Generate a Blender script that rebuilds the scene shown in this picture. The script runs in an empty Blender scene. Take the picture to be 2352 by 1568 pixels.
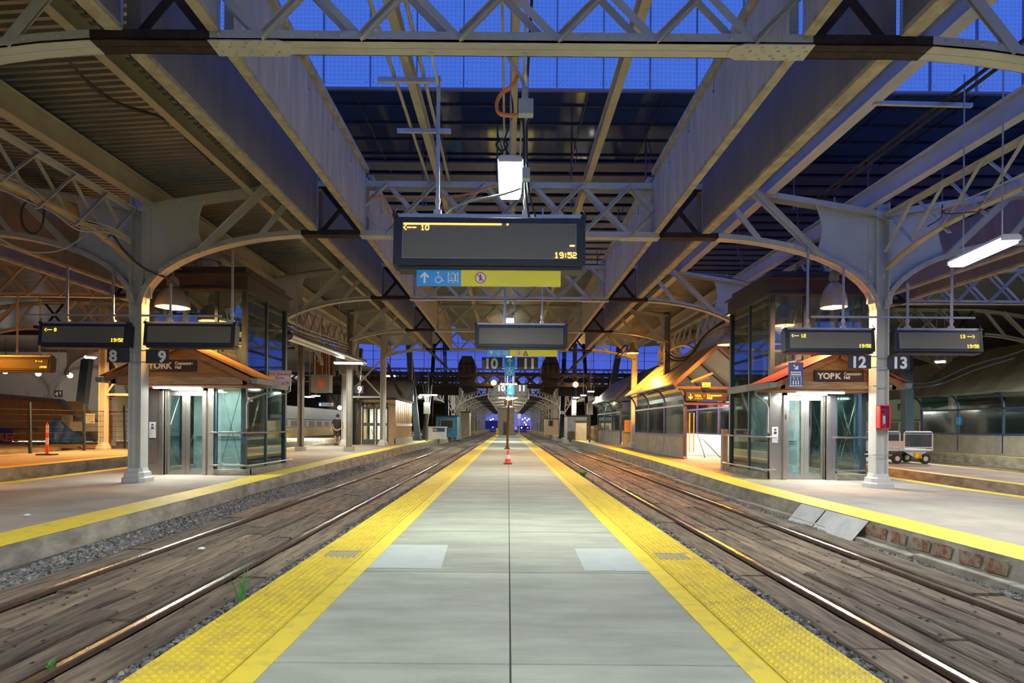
import bpy, math, random
from mathutils import Vector, Matrix
random.seed(7)
S = bpy.context.scene
COL = S.collection
PI = math.pi
def R(d): return math.radians(d)

# ---------------------------------------------------------------- camera
FPX = 1440.0            # focal length in pixels of the 2352 px frame
EYE = 1.45
ROLL = R(0.45)
cam_data = bpy.data.cameras.new('camera')
cam = bpy.data.objects.new('camera', cam_data)
COL.objects.link(cam)
cam.location = (0, 0, EYE)
cam.rotation_euler = (Matrix.Rotation(R(90), 3, 'X') @ Matrix.Rotation(ROLL, 3, 'Z')).to_euler()
cam_data.sensor_width = 36
cam_data.lens = 36 * FPX / 2352
VPX, VPY = 1167.5, 978.0
cam_data.shift_x = (1176 - VPX) / 2352
cam_data.shift_y = (VPY - 784) / 2352
cam_data.clip_end = 600
S.camera = cam

def at(px, py, Y):
    """point of the place at depth Y that the photograph shows at pixel px, py"""
    dx, dy = px - VPX, py - VPY
    c, s = math.cos(ROLL), math.sin(ROLL)
    u = dx * c + dy * s
    v = -dx * s + dy * c
    return Vector((u * Y / FPX, Y, EYE - v * Y / FPX))

# ---------------------------------------------------------------- world: dusk sky
W = bpy.data.worlds.new('dusk_sky'); S.world = W; W.use_nodes = True
nt = W.node_tree; nt.nodes.clear()
wo = nt.nodes.new('ShaderNodeOutputWorld'); wb = nt.nodes.new('ShaderNodeBackground')
tc = nt.nodes.new('ShaderNodeTexCoord'); sep = nt.nodes.new('ShaderNodeSeparateXYZ'); rp = nt.nodes.new('ShaderNodeValToRGB')
nt.links.new(tc.outputs['Generated'], sep.inputs[0]); nt.links.new(sep.outputs['Z'], rp.inputs[0])
rp.color_ramp.elements[0].position = 0.0; rp.color_ramp.elements[0].color = (0.13, 0.14, 0.52, 1)
rp.color_ramp.elements[1].position = 1.0; rp.color_ramp.elements[1].color = (0.045, 0.14, 0.62, 1)
e = rp.color_ramp.elements.new(0.25); e.color = (0.062, 0.155, 0.68, 1)
nt.links.new(rp.outputs[0], wb.inputs[0]); nt.links.new(wb.outputs[0], wo.inputs[0])
wb.inputs[1].default_value = 1.12
S.view_settings.view_transform = 'Standard'; S.view_settings.look = 'None'
S.view_settings.gamma = 1; S.view_settings.use_curve_mapping = False
S.view_settings.exposure = 0.0

# lamp colours
LAMP_GAIN = 2.1
COOL = (0.96, 1.0, 0.86); WARM = (1.0, 0.50, 0.14); PINK = (1.0, 0.52, 0.28); SOFT = (1.0, 0.74, 0.42); WHITE = (1.0, 0.97, 0.9)
def light(kind, loc, power, color, size=0.3, rot=(0, 0, 0), size_y=None, spot=None, parent=None):
    d = bpy.data.lights.new('lamp_light', kind); d.energy = power * LAMP_GAIN; d.color = color
    if kind == 'AREA':
        d.size = size
        if size_y: d.shape = 'RECTANGLE'; d.size_y = size_y
    else:
        d.shadow_soft_size = size
    if spot: d.spot_size = R(spot); d.spot_blend = 0.5
    o = bpy.data.objects.new('lamp_light', d); COL.objects.link(o)
    o.location = loc; o.rotation_euler = rot
    if parent: o.parent = parent
    return o

# ---------------------------------------------------------------- materials
MATS = {}
def mat(name, col, rough=0.6, metal=0.0, var=0.18, scale=3.0, bump=0.0, bscale=40.0, col2=None, stretch=None, thr=(0.35, 0.7), alpha=None, spec=0.5):
    if name in MATS: return MATS[name]
    m = bpy.data.materials.new(name); m.use_nodes = True; t = m.node_tree
    p = t.nodes['Principled BSDF']
    p.inputs['Roughness'].default_value = rough; p.inputs['Metallic'].default_value = metal
    p.inputs['Specular IOR Level'].default_value = spec
    g = t.nodes.new('ShaderNodeNewGeometry'); mp = t.nodes.new('ShaderNodeMapping')
    t.links.new(g.outputs['Position'], mp.inputs[0])
    if stretch: mp.inputs['Scale'].default_value = stretch
    n = t.nodes.new('ShaderNodeTexNoise'); n.inputs['Scale'].default_value = scale; n.inputs['Detail'].default_value = 7; n.inputs['Roughness'].default_value = 0.62
    t.links.new(mp.outputs[0], n.inputs['Vector'])
    r = t.nodes.new('ShaderNodeValToRGB')
    c2 = col2 if col2 else tuple(c * (1 - var * 2) for c in col)
    r.color_ramp.elements[0].position = thr[0]; r.color_ramp.elements[0].color = (*c2, 1)
    r.color_ramp.elements[1].position = thr[1]; r.color_ramp.elements[1].color = (*col, 1)
    t.links.new(n.outputs[0], r.inputs[0]); t.links.new(r.outputs[0], p.inputs['Base Color'])
    if bump:
        n2 = t.nodes.new('ShaderNodeTexNoise'); n2.inputs['Scale'].default_value = bscale; n2.inputs['Detail'].default_value = 5
        t.links.new(mp.outputs[0], n2.inputs['Vector'])
        b = t.nodes.new('ShaderNodeBump'); b.inputs['Strength'].default_value = bump; b.inputs['Distance'].default_value = 0.02
        t.links.new(n2.outputs[0], b.inputs['Height']); t.links.new(b.outputs[0], p.inputs['Normal'])
    MATS[name] = m; return m
def emit(name, col, s):
    if name in MATS: return MATS[name]
    m = bpy.data.materials.new(name); m.use_nodes = True; t = m.node_tree
    p = t.nodes['Principled BSDF']; p.inputs['Base Color'].default_value = (*[min(1, c) for c in col], 1)
    n = t.nodes.new('ShaderNodeTexNoise'); n.inputs['Scale'].default_value = 2.0
    mx = t.nodes.new('ShaderNodeMapRange'); mx.inputs['To Min'].default_value = s * 0.9; mx.inputs['To Max'].default_value = s * 1.1
    t.links.new(n.outputs[0], mx.inputs[0]); t.links.new(mx.outputs[0], p.inputs['Emission Strength'])
    p.inputs['Emission Color'].default_value = (*col, 1)
    MATS[name] = m; return m
def glass(name, tint=(0.8, 0.92, 0.9), refl=0.22, rough=0.03, wav=0.0):
    if name in MATS: return MATS[name]
    m = bpy.data.materials.new(name); m.use_nodes = True; t = m.node_tree; t.nodes.clear()
    o = t.nodes.new('ShaderNodeOutputMaterial'); mx = t.nodes.new('ShaderNodeMixShader')
    tr = t.nodes.new('ShaderNodeBsdfTransparent'); tr.inputs[0].default_value = (*tint, 1)
    gl = t.nodes.new('ShaderNodeBsdfGlossy'); gl.inputs['Roughness'].default_value = rough; gl.inputs['Color'].default_value = (0.85, 0.92, 0.95, 1)
    lw = t.nodes.new('ShaderNodeLayerWeight'); lw.inputs[0].default_value = 0.25
    mr = t.nodes.new('ShaderNodeMapRange'); mr.inputs['To Min'].default_value = refl; mr.inputs['To Max'].default_value = 0.9
    n = t.nodes.new('ShaderNodeTexNoise'); n.inputs['Scale'].default_value = 1.2
    b = t.nodes.new('ShaderNodeBump'); b.inputs['Strength'].default_value = wav; b.inputs['Distance'].default_value = 0.05
    t.links.new(n.outputs[0], b.inputs['Height']); t.links.new(b.outputs[0], gl.inputs['Normal'])
    t.links.new(lw.outputs['Fresnel'], mr.inputs[0]); t.links.new(mr.outputs[0], mx.inputs[0])
    t.links.new(tr.outputs[0], mx.inputs[1]); t.links.new(gl.outputs[0], mx.inputs[2]); t.links.new(mx.outputs[0], o.inputs[0])
    MATS[name] = m; return m

steel   = mat('painted_steel', (0.52, 0.52, 0.46), 0.5, var=0.10, scale=1.3, bump=0.05, bscale=25)
steel2  = mat('column_paint', (0.55, 0.56, 0.53), 0.45, var=0.07, scale=1.5, bump=0.04)
riv     = steel
rust    = mat('rusted_steel', (0.045, 0.024, 0.016), 0.85, col2=(0.012, 0.008, 0.007), scale=6, bump=0.4, bscale=30)
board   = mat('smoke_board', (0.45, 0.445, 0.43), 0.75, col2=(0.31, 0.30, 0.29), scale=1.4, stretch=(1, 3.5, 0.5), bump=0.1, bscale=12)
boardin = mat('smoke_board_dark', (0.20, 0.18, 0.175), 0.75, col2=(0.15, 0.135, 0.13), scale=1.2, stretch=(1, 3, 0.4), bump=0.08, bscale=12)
edge    = mat('board_edge', (0.48, 0.43, 0.29), 0.8, col2=(0.27, 0.235, 0.16), scale=5, stretch=(1, 1, 1), bump=0.25, bscale=20)
deckm   = mat('corrugated_deck', (0.27, 0.28, 0.25), 0.33, metal=0.75, var=0.12, scale=0.9)
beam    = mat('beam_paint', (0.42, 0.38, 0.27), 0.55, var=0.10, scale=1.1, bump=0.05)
beam_skylit= mat('beam_paint_skylit', (0.46, 0.47, 0.52), 0.5, var=0.08, scale=1.0)  # beam paint with the blue of the sky light tinted in
galv    = mat('galvanised_strut', (0.52, 0.55, 0.56), 0.4, metal=0.6, var=0.1, scale=8)
black   = mat('black_casing', (0.022, 0.026, 0.032), 0.42, var=0.1, scale=4)
darksteel = mat('dark_teal_steel', (0.030, 0.052, 0.062), 0.4, var=0.15, scale=2)
blacksteel = mat('sooty_steel', (0.030, 0.026, 0.024), 0.75, var=0.2, scale=2)
screen  = mat('display_screen', (0.17, 0.16, 0.115), 0.35, var=0.04, scale=30)
amber   = emit('amber_led', (1.0, 0.42, 0.06), 6.0)
yellowled = emit('yellow_led', (1.0, 0.62, 0.04), 3.0)
whitep  = mat('white_lettering', (0.85, 0.86, 0.86), 0.5, var=0.02)
charc   = mat('sign_charcoal', (0.040, 0.042, 0.050), 0.45, var=0.05)
signblue= mat('sign_blue', (0.015, 0.34, 0.85), 0.4, var=0.03)
signnavy= mat('sign_navy', (0.025, 0.04, 0.20), 0.4, var=0.05)
signyel = mat('sign_yellow', (0.98, 0.84, 0.03), 0.45, var=0.03)
redp    = mat('red_paint', (0.65, 0.03, 0.03), 0.4, var=0.08)
blackp  = mat('black_lettering', (0.02, 0.02, 0.02), 0.5, var=0.02)
stain   = mat('brushed_stainless', (0.52, 0.50, 0.46), 0.27, metal=0.95, var=0.07, scale=2.2, stretch=(1, 1, 0.4), bump=0.05, bscale=3.5)
tealst  = mat('teal_mullion', (0.035, 0.085, 0.11), 0.4, var=0.08, scale=2)
wood    = mat('cedar_wood', (0.42, 0.19, 0.065), 0.65, col2=(0.25, 0.10, 0.035), scale=3.0, stretch=(1, 1, 9), bump=0.1, bscale=20)
woodbeam= mat('weathered_timber_beam', (0.46, 0.30, 0.17), 0.7, col2=(0.26, 0.15, 0.08), scale=3.0, stretch=(1, 1, 9), bump=0.15, bscale=20)
ply     = mat('plywood', (0.52, 0.31, 0.11), 0.6, var=0.12, scale=2.5, stretch=(3, 3, 0.5))
redroof = mat('red_metal_roof', (0.50, 0.13, 0.07), 0.42, metal=0.2, var=0.1)
orroof  = mat('tan_metal_roof', (0.52, 0.27, 0.09), 0.42, metal=0.2, var=0.1)
clear   = glass('clear_glass')
clear2  = glass('shelter_glass', (0.80, 0.86, 0.80), 0.30, 0.06, 0.1)
teal_gl = glass('elevator_glass', (0.78, 0.88, 0.86), 0.16, 0.02, 0.15)
white   = mat('white_paint', (0.72, 0.72, 0.70), 0.55, var=0.06)
greyp   = mat('grey_paint', (0.22, 0.23, 0.24), 0.5, var=0.08)
concp   = mat('concrete_panel', (0.38, 0.36, 0.31), 0.85, var=0.14, scale=2, bump=0.1)
rubber  = mat('black_rubber', (0.02, 0.02, 0.02), 0.75, var=0.1)
cablem  = mat('black_cable', (0.025, 0.025, 0.025), 0.55, var=0.1)
cablew  = mat('pale_cable', (0.50, 0.50, 0.48), 0.5, var=0.1)
orangem = mat('orange_conduit', (0.75, 0.25, 0.06), 0.5, var=0.08)
bluetarp= mat('blue_tarp', (0.03, 0.13, 0.50), 0.45, var=0.2, scale=4, bump=0.4, bscale=6)
bluep   = mat('blue_hoarding', (0.04, 0.25, 0.45), 0.6, var=0.15)
skin    = mat('skin', (0.45, 0.24, 0.16), 0.55, var=0.05)

# ---------------------------------------------------------------- mesh builder
class MB:
    def __init__(s): s.v = []; s.f = []
    def add(s, vs, fs):
        b = len(s.v); s.v += [tuple(p) for p in vs]; s.f += [tuple(b + i for i in f) for f in fs]; return s
    def box(s, x0, x1, y0, y1, z0, z1):
        return s.add([(x0,y0,z0),(x1,y0,z0),(x1,y1,z0),(x0,y1,z0),(x0,y0,z1),(x1,y0,z1),(x1,y1,z1),(x0,y1,z1)],
                     [(3,2,1,0),(4,5,6,7),(0,1,5,4),(1,2,6,5),(2,3,7,6),(3,0,4,7)])
    def bar(s, a, b, w, h, up=(0, 0, 1)):
        a, b = Vector(a), Vector(b); d = (b - a).normalized(); u = Vector(up)
        if abs(d.dot(u)) > 0.98: u = Vector((0, 1, 0)) if abs(d.y) < 0.9 else Vector((1, 0, 0))
        sd = d.cross(u).normalized(); u = sd.cross(d).normalized()
        vs = []
        for p in (a, b):
            for i, j in ((-1,-1),(1,-1),(1,1),(-1,1)): vs.append(p + sd * (w/2*i) + u * (h/2*j))
        return s.add(vs, [(0,1,2,3),(7,6,5,4),(0,4,5,1),(1,5,6,2),(2,6,7,3),(3,7,4,0)])
    def tube(s, pts, r, n=8, cap=True):
        pts = [Vector(p) for p in pts]; base = len(s.v); ref = None; m = len(pts)
        for i, p in enumerate(pts):
            d = (pts[min(i+1, m-1)] - pts[max(i-1, 0)]).normalized()
            if ref is None: ref = Vector((0, 0, 1)) if abs(d.z) < 0.9 else Vector((1, 0, 0))
            a = d.cross(ref)
            if a.length < 1e-4: a = d.cross(Vector((0, 1, 0)))
            a.normalize(); b = a.cross(d).normalized(); ref = b
            rr = r[i] if isinstance(r, (list, tuple)) else r
            for k in range(n):
                t = 2*PI*k/n; s.v.append(tuple(p + a*(rr*math.cos(t)) + b*(rr*math.sin(t))))
        for i in range(m-1):
            for k in range(n):
                k2 = (k+1) % n; s.f.append((base+i*n+k, base+i*n+k2, base+(i+1)*n+k2, base+(i+1)*n+k))
        if cap:
            s.f.append(tuple(base+k for k in range(n-1, -1, -1))); s.f.append(tuple(base+(m-1)*n+k for k in range(n)))
        return s
    def lathe(s, prof, c=(0,0,0), n=20):
        base = len(s.v)
        for r, z in prof:
            for k in range(n):
                t = 2*PI*k/n; s.v.append((c[0]+r*math.cos(t), c[1]+r*math.sin(t), c[2]+z))
        for i in range(len(prof)-1):
            for k in range(n):
                k2 = (k+1) % n; s.f.append((base+i*n+k, base+i*n+k2, base+(i+1)*n+k2, base+(i+1)*n+k))
        return s
    def prism(s, poly, axis, a, b):
        """extrude a 2-D outline: axis 'x' takes (y,z), 'y' takes (x,z), 'z' takes (x,y)"""
        n = len(poly)
        def P(p, t): return {'x': (t, p[0], p[1]), 'y': (p[0], t, p[1]), 'z': (p[0], p[1], t)}[axis]
        vs = [P(p, a) for p in poly] + [P(p, b) for p in poly]
        return s.add(vs, [tuple(range(n)), tuple(range(2*n-1, n-1, -1))] + [(i, i+n, (i+1) % n+n, (i+1) % n) for i in range(n)])
    def strip(s, path, y0, y1, t0, t1):
        """ribbon following an (x,z) path, between y0..y1, offset t0..t1 along the path normal"""
        base = len(s.v); m = len(path)
        for i, (x, z) in enumerate(path):
            a = path[max(i-1, 0)]; b = path[min(i+1, m-1)]
            dx, dz = b[0]-a[0], b[1]-a[1]; L = math.hypot(dx, dz) or 1; nx, nz = -dz/L, dx/L
            for y, t in ((y0,t0),(y1,t0),(y1,t1),(y0,t1)): s.v.append((x+nx*t, y, z+nz*t))
        for i in range(m-1):
            for k in range(4):
                k2 = (k+1) % 4; s.f.append((base+i*4+k, base+i*4+k2, base+(i+1)*4+k2, base+(i+1)*4+k))
        s.f.append((base, base+1, base+2, base+3)); e0 = base+(m-1)*4; s.f.append((e0+3, e0+2, e0+1, e0))
        return s
    def dome(s, p, nrm, r=0.016, n=6):
        p = Vector(p); nn = Vector(nrm).normalized(); a = nn.orthogonal().normalized(); b = nn.cross(a); base = len(s.v)
        for rr, h in ((r, 0), (r*0.75, r*0.5)):
            for k in range(n):
                t = 2*PI*k/n; s.v.append(tuple(p + a*(rr*math.cos(t)) + b*(rr*math.sin(t)) + nn*h))
        s.v.append(tuple(p + nn*(r*0.75)))
        for k in range(n):
            k2 = (k+1) % n; s.f.append((base+k, base+k2, base+n+k2, base+n+k)); s.f.append((base+n+k, base+n+k2, base+2*n))
        return s
    def ibeam(s, a, b, w, h, t=0.02):
        a, b = Vector(a), Vector(b)
        s.bar(a, b, t, h); s.bar(a + Vector((0,0,h/2)), b + Vector((0,0,h/2)), w, t); s.bar(a - Vector((0,0,h/2)), b - Vector((0,0,h/2)), w, t)
        return s
    def build(s, name, m, parent=None, smooth=False, loc=None, bevel=0):
        me = bpy.data.meshes.new(name); me.from_pydata(s.v, [], s.f); me.update()
        import bmesh
        bm = bmesh.new(); bm.from_mesh(me); bmesh.ops.recalc_face_normals(bm, faces=bm.faces); bm.to_mesh(me); bm.free()
        if smooth:
            for p in me.polygons: p.use_smooth = True
            me.set_sharp_from_angle(angle=R(38))
        me.materials.append(m)
        o = bpy.data.objects.new(name, me); COL.objects.link(o)
        if parent: o.parent = parent
        if loc: o.location = loc
        if bevel:
            md = o.modifiers.new('bevel', 'BEVEL'); md.width = bevel; md.segments = 2; md.limit_method = 'ANGLE'
        return o

def join(name, items, parent=None, smooth=False, bevel=0, loc=None):
    """one mesh from several (builder, material) pairs"""
    b = MB(); idx = []
    for i, (q, m) in enumerate(items): b.add(q.v, q.f); idx += [i]*len(q.f)
    o = b.build(name, items[0][1], parent, smooth=smooth, loc=loc, bevel=bevel)
    for q, m in items[1:]: o.data.materials.append(m)
    for p, i in zip(o.data.polygons, idx): p.material_index = i
    return o
def tag(o, label=None, cat=None, group=None, kind=None):
    if label: o['label'] = label
    if cat: o['category'] = cat
    if group: o['group'] = group
    if kind: o['kind'] = kind
    return o
def thing(name, label, cat, loc=(0,0,0), rz=0, group=None):
    o = bpy.data.objects.new(name, None); COL.objects.link(o); o.location = loc; o.rotation_euler = (0, 0, rz); o.empty_display_size = 0.2
    return tag(o, label, cat, group)
def dup(root, loc, label=None, rz=None, group=None):
    r = root.copy(); COL.objects.link(r); r.location = loc
    if rz is not None: r.rotation_euler = (0, 0, rz)
    if label: r['label'] = label
    if group: r['group'] = group
    for ch in [o for o in COL.objects if o.parent == root]:
        c = ch.copy(); COL.objects.link(c); c.parent = r
        for g in [o for o in COL.objects if o.parent == ch]:
            d = g.copy(); COL.objects.link(d); d.parent = c
    return r
def text(s, size, m, parent, loc, rot=(PI/2, 0, 0), name='lettering', bold=0.0, ext=0.002, align='LEFT', sx=1.0):
    c = bpy.data.curves.new(name, 'FONT'); c.body = s; c.size = size; c.offset = bold; c.extrude = ext; c.align_x = align
    c.space_line = 0.9
    t = bpy.data.objects.new(name, c); COL.objects.link(t)
    dg = bpy.context.evaluated_depsgraph_get(); me = bpy.data.meshes.new_from_object(t.evaluated_get(dg))
    bpy.data.objects.remove(t); me.materials.clear(); me.materials.append(m)
    o = bpy.data.objects.new(name, me); COL.objects.link(o); o.parent = parent; o.location = loc; o.rotation_euler = rot; o.scale = (sx, 1, 1)
    return o

def fit(o, w=None, h=None):
    """scale lettering to a given width and height"""
    xs = [v.co.x for v in o.data.vertices]; ys_ = [v.co.y for v in o.data.vertices]
    if w: o.scale.x = w/(max(xs)-min(xs))
    if h: o.scale.y = h/(max(ys_)-min(ys_))
    return o
# ================================================================ ground, platforms, tracks
def interp(tab, y):
    if y <= tab[0][0]: return tab[0][1]
    for (a, b), (c, d) in zip(tab, tab[1:]):
        if y <= c: return b + (d - b) * (y - a) / (c - a)
    return tab[-1][1]
PZ = [(-3, .10), (14, .10), (24, .20), (36, .27), (67, .35), (210, .35)]
EL = [(-3, 5.44), (6, 5.44), (14.4, 5.85), (27, 5.9), (67, 5.75), (210, 5.5)]
ER = [(-3, 5.35), (14, 5.30), (24, 5.45), (35, 5.5), (67, 5.4), (210, 5.4)]
def pz(y): return interp(PZ, y)
YS = [-3, 0, 3, 6, 9, 12, 14.4, 17, 20, 24, 27, 31, 36, 42, 50, 58, 67, 80, 100, 130, 210]
conc  = mat('platform_concrete', (0.345, 0.36, 0.295), 0.85, col2=(0.215, 0.22, 0.18), scale=1.6, stretch=(0.5, 1.6, 1), bump=0.25, bscale=60, thr=(0.25, 0.62))
conc2 = mat('side_platform_asphalt', (0.36, 0.32, 0.27), 0.9, col2=(0.24, 0.215, 0.185), scale=0.9, bump=0.35, bscale=90, thr=(0.3, 0.65))
patch = mat('new_concrete_patch', (0.40, 0.44, 0.41), 0.8, var=0.05, scale=4, bump=0.1)
yellow= mat('yellow_paint', (0.68, 0.53, 0.035), 0.6, col2=(0.50, 0.40, 0.07), scale=7, thr=(0.3, 0.5), bump=0.08)
curbm = mat('curb_concrete', (0.34, 0.31, 0.25), 0.9, col2=(0.13, 0.115, 0.085), scale=2.2, bump=0.6, bscale=14, stretch=(1, 1, 2), thr=(0.3, 0.68))
dirt  = mat('ballast_bed', (0.20, 0.175, 0.15), 0.95, col2=(0.06, 0.055, 0.05), scale=14, bump=1.0, bscale=60)
stonem= mat('crushed_stone', (0.21, 0.195, 0.18), 0.85, col2=(0.06, 0.06, 0.06), scale=16, thr=(0.35, 0.6))
timber= mat('crossing_timber', (0.265, 0.20, 0.13), 0.85, col2=(0.055, 0.038, 0.028), scale=3.2, stretch=(5.5, 0.45, 5.5), bump=0.9, bscale=14, thr=(0.32, 0.66))
def per_island(m, lo, hi):
    t = m.node_tree; p = t.nodes['Principled BSDF']; g = t.nodes.new('ShaderNodeNewGeometry'); r = t.nodes.new('ShaderNodeMapRange')
    r.inputs['To Min'].default_value = lo; r.inputs['To Max'].default_value = hi; t.links.new(g.outputs['Random Per Island'], r.inputs[0])
    v = t.nodes.new('ShaderNodeVectorMath'); v.operation = 'SCALE'; src = p.inputs['Base Color'].links[0].from_socket
    t.links.new(src, v.inputs[0]); t.links.new(r.outputs[0], v.inputs['Scale']); t.links.new(v.outputs[0], p.inputs['Base Color'])
per_island(timber, .60, 1.12); per_island(conc, .90, 1.05); per_island(stonem, .6, 1.5)
joint = mat('dark_joint_filler', (0.06, 0.055, 0.05), 0.9)  # dark base that shows in the slab gaps

def rail_material():
    m = mat('rail_steel', (0.10, 0.055, 0.035), 0.7, var=0.2, scale=9, bump=0.2)
    t = m.node_tree; p = t.nodes['Principled BSDF']
    g = t.nodes.new('ShaderNodeNewGeometry'); sp = t.nodes.new('ShaderNodeSeparateXYZ'); t.links.new(g.outputs['Normal'], sp.inputs[0])
    gt = t.nodes.new('ShaderNodeMapRange'); gt.inputs['From Min'].default_value = 0.80; gt.inputs['From Max'].default_value = 0.95
    t.links.new(sp.outputs['Z'], gt.inputs[0]); t.links.new(gt.outputs[0], p.inputs['Metallic'])
    r = t.nodes.new('ShaderNodeMapRange'); r.inputs['To Min'].default_value = 0.75; r.inputs['To Max'].default_value = 0.22
    t.links.new(gt.outputs[0], r.inputs[0]); t.links.new(r.outputs[0], p.inputs['Roughness'])
    mx = t.nodes.new('ShaderNodeMixRGB'); src = p.inputs['Base Color'].links[0].from_socket
    t.links.new(src, mx.inputs[1]); mx.inputs[2].default_value = (0.62, 0.58, 0.55, 1)
    t.links.new(gt.outputs[0], mx.inputs[0]); t.links.new(mx.outputs[0], p.inputs['Base Color'])
    return m
railm = rail_material()
def struct(name, b, m, parent=None, **k):
    o = b.build(name, m, parent, **k)
    if not parent: o['kind'] = 'structure'
    return o

# bed under everything
struct('track_bed_floor', MB().box(-63, 60, -34, 262, -0.9, -0.31), dirt)

# centre platform: slabs with joints
b = MB(); jy = [3.82 + 2.39 * k for k in range(-3, 45)]
for a, c in zip(jy, jy[1:]):
    for x0, x1 in ((-2.14, 0.018), (0.03, 2.14)):
        b.box(x0, x1, a + 0.012, c - 0.012, -0.12, 0.0)
cp = struct('centre_platform_floor', b, conc)
struct('platform_base', MB().box(-2.12, 2.12, -3.3, 111.3, -0.35, -0.012), joint, cp)
b = MB()
for sg in (-1, 1):
    b.box(min(sg*1.42, sg*1.595), max(sg*1.42, sg*1.595), -3.3, 111, -0.001, 0.004)
struct('edge_band', b, yellow, cp)
for sg in (-1, 1):
    b = MB(); b.box(min(sg*1.60, sg*2.145), max(sg*1.60, sg*2.145), -3.3, 111, -0.001, 0.012)
    # truncated domes
    rows = int((15.5 - 2.1) / 0.061)
    for i in range(rows):
        y = 2.1 + i * 0.061
        if sg and 6.80 < y < 7.14: xs = [1.635, 2.06, 2.12]
        else: xs = [1.635 + 0.0605 * k for k in range(9)]
        for x in xs: b.dome((sg * x, y, 0.0115), (0, 0, 1), 0.0195, 6)
    for k in range(170):       # raised tile seams
        y = 2.3 + 0.61 * k; b.box(min(sg*1.60, sg*2.145), max(sg*1.60, sg*2.145), y - 0.003, y + 0.003, 0.011, 0.0145)
    m = mat('tactile_yellow', (0.64, 0.48, 0.03), 0.5, col2=(0.46, 0.35, 0.05), scale=5, thr=(0.3, 0.55), bump=0.35, bscale=34)
    struct('tactile_strip', b, m, cp)
b = MB()
b.add([(-1.42,6.35,.003),(-.67,6.35,.003),(-.72,7.6,.003),(-1.42,7.6,.003)], [(0,1,2,3)])
b.add([(.78,6.30,.003),(1.42,6.30,.003),(1.42,7.45,.003),(.80,7.45,.003)], [(0,1,2,3)])
struct('concrete_patch', b, patch, cp)
for sg in (-1, 1):
    g = MB()
    for k in range(9): g.box(sg*1.84 - .17 + k*.0395, sg*1.84 - .17 + k*.0395 + .022, 6.83, 7.12, .004, .016)
    g.box(sg*1.84-.18, sg*1.84+.19, 6.81, 6.83, .003, .016); g.box(sg*1.84-.18, sg*1.84+.19, 7.12, 7.14, .003, .016)
    o = g.build('drain_grate', mat('grate_grey', (.22,.23,.22), .6, var=.1)); tag(o, 'grey steel drain grate set in the %s yellow tactile strip' % ('left' if sg < 0 else 'right'), 'grate', 'drain grates in the tactile strips')

# side platforms
def side_platform(name, sg, near, far, ztab, yb=(.36, .36), y0=-3, curb=True):
    ys = [y for y in YS if y >= y0]
    b = MB(); n = len(ys)
    def col(f): return [f(y) for y in ys]
    z = col(lambda y: ztab(y)); xn = col(near); xf = col(far)
    def ribbon(bb, xa, xb, za, zb):
        base = len(bb.v)
        for i, y in enumerate(ys): bb.v.append((xa[i]*sg, y, za[i])); bb.v.append((xb[i]*sg, y, zb[i]))
        for i in range(n-1): q = base+2*i; bb.f.append((q, q+1, q+3, q+2))
    ribbon(b, xn, xf, z, z)
    o = struct(name, b, conc2)
    c = MB(); zb = [-.34]*n
    ribbon(c, xn, [x-.03 for x in xn], z, [q-.10 for q in z]); ribbon(c, [x-.03 for x in xn], [x-.07 for x in xn], [q-.10 for q in z], zb)
    ribbon(c, xf, [x+.05 for x in xf], z, zb)
    yv = [y for y in range(0, 60, 3)]
    struct('curb_face', c, curbm, o)
    t = MB(); zz = [q+.005 for q in z]
    ribbon(t, xn, [x+yb[0] for x in xn], zz, zz); ribbon(t, xf, [x-yb[1] for x in xf], zz, zz)
    struct('edge_band', t, yellow, o)
    return o
PL = side_platform('left_platform_floor', -1, lambda y: interp(EL, y), lambda y: 11.3, pz, (.64, .36))
PR = side_platform('right_platform_floor', 1, lambda y: interp(ER, y), lambda y: 10.5, pz, (.66, .36))
PLL = side_platform('outer_left_platform_floor', -1, lambda y: 14.3, lambda y: 19.3, lambda y: pz(y)-.0, (.5, .12))
PRR = side_platform('outer_right_platform_floor', 1, lambda y: 12.9, lambda y: 16.0, lambda y: pz(y)-.05, (.36, .25))
PR3 = side_platform('far_right_platform_floor', 1, lambda y: 22.4, lambda y: 30, lambda y: pz(y), (.5, .3))
PL3 = side_platform('far_left_platform_floor', -1, lambda y: 21.2, lambda y: 58, lambda y: pz(y)+.05, (.15, .3))
# hatched yellow lines beside the lifts and the stair
b = MB()
for k in range(9):
    y = 15.2 + k*0.62; b.add([(-6.55+.0, y, pz(y)+.008), (-6.05, y+.55, pz(y)+.008), (-6.05, y+.75, pz(y)+.008), (-6.72, y+.05, pz(y)+.008)], [(0,1,2,3)])
for k in range(16):
    y = 15.4 + k*0.66; b.add([(6.9, y, pz(y)+.008), (5.72, y+.62, pz(y)+.008), (5.72, y+.80, pz(y)+.008), (6.9, y+.16, pz(y)+.008)], [(0,1,2,3)])
tag(b.build('hatch_markings', yellow), kind='structure')
b = MB()
for y0, y1 in ((9.2, 10.4), (10.45, 11.3)): b.add([(5.30,y0,.095),(5.29,y1,.09),(5.05,y1,-.20),(5.05,y0,-.20)], [(0,1,2,3)]); 
b.add([(5.3,9.2,.1),(5.3,11.3,.1),(5.32,11.3,-.3),(5.32,9.2,-.3)], [(0,1,2,3)])
tag(b.build('trim_1', mat('pale_concrete_apron', (0.5, 0.5, 0.48), 0.85, var=.15, bump=.3)), kind='structure')
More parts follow.
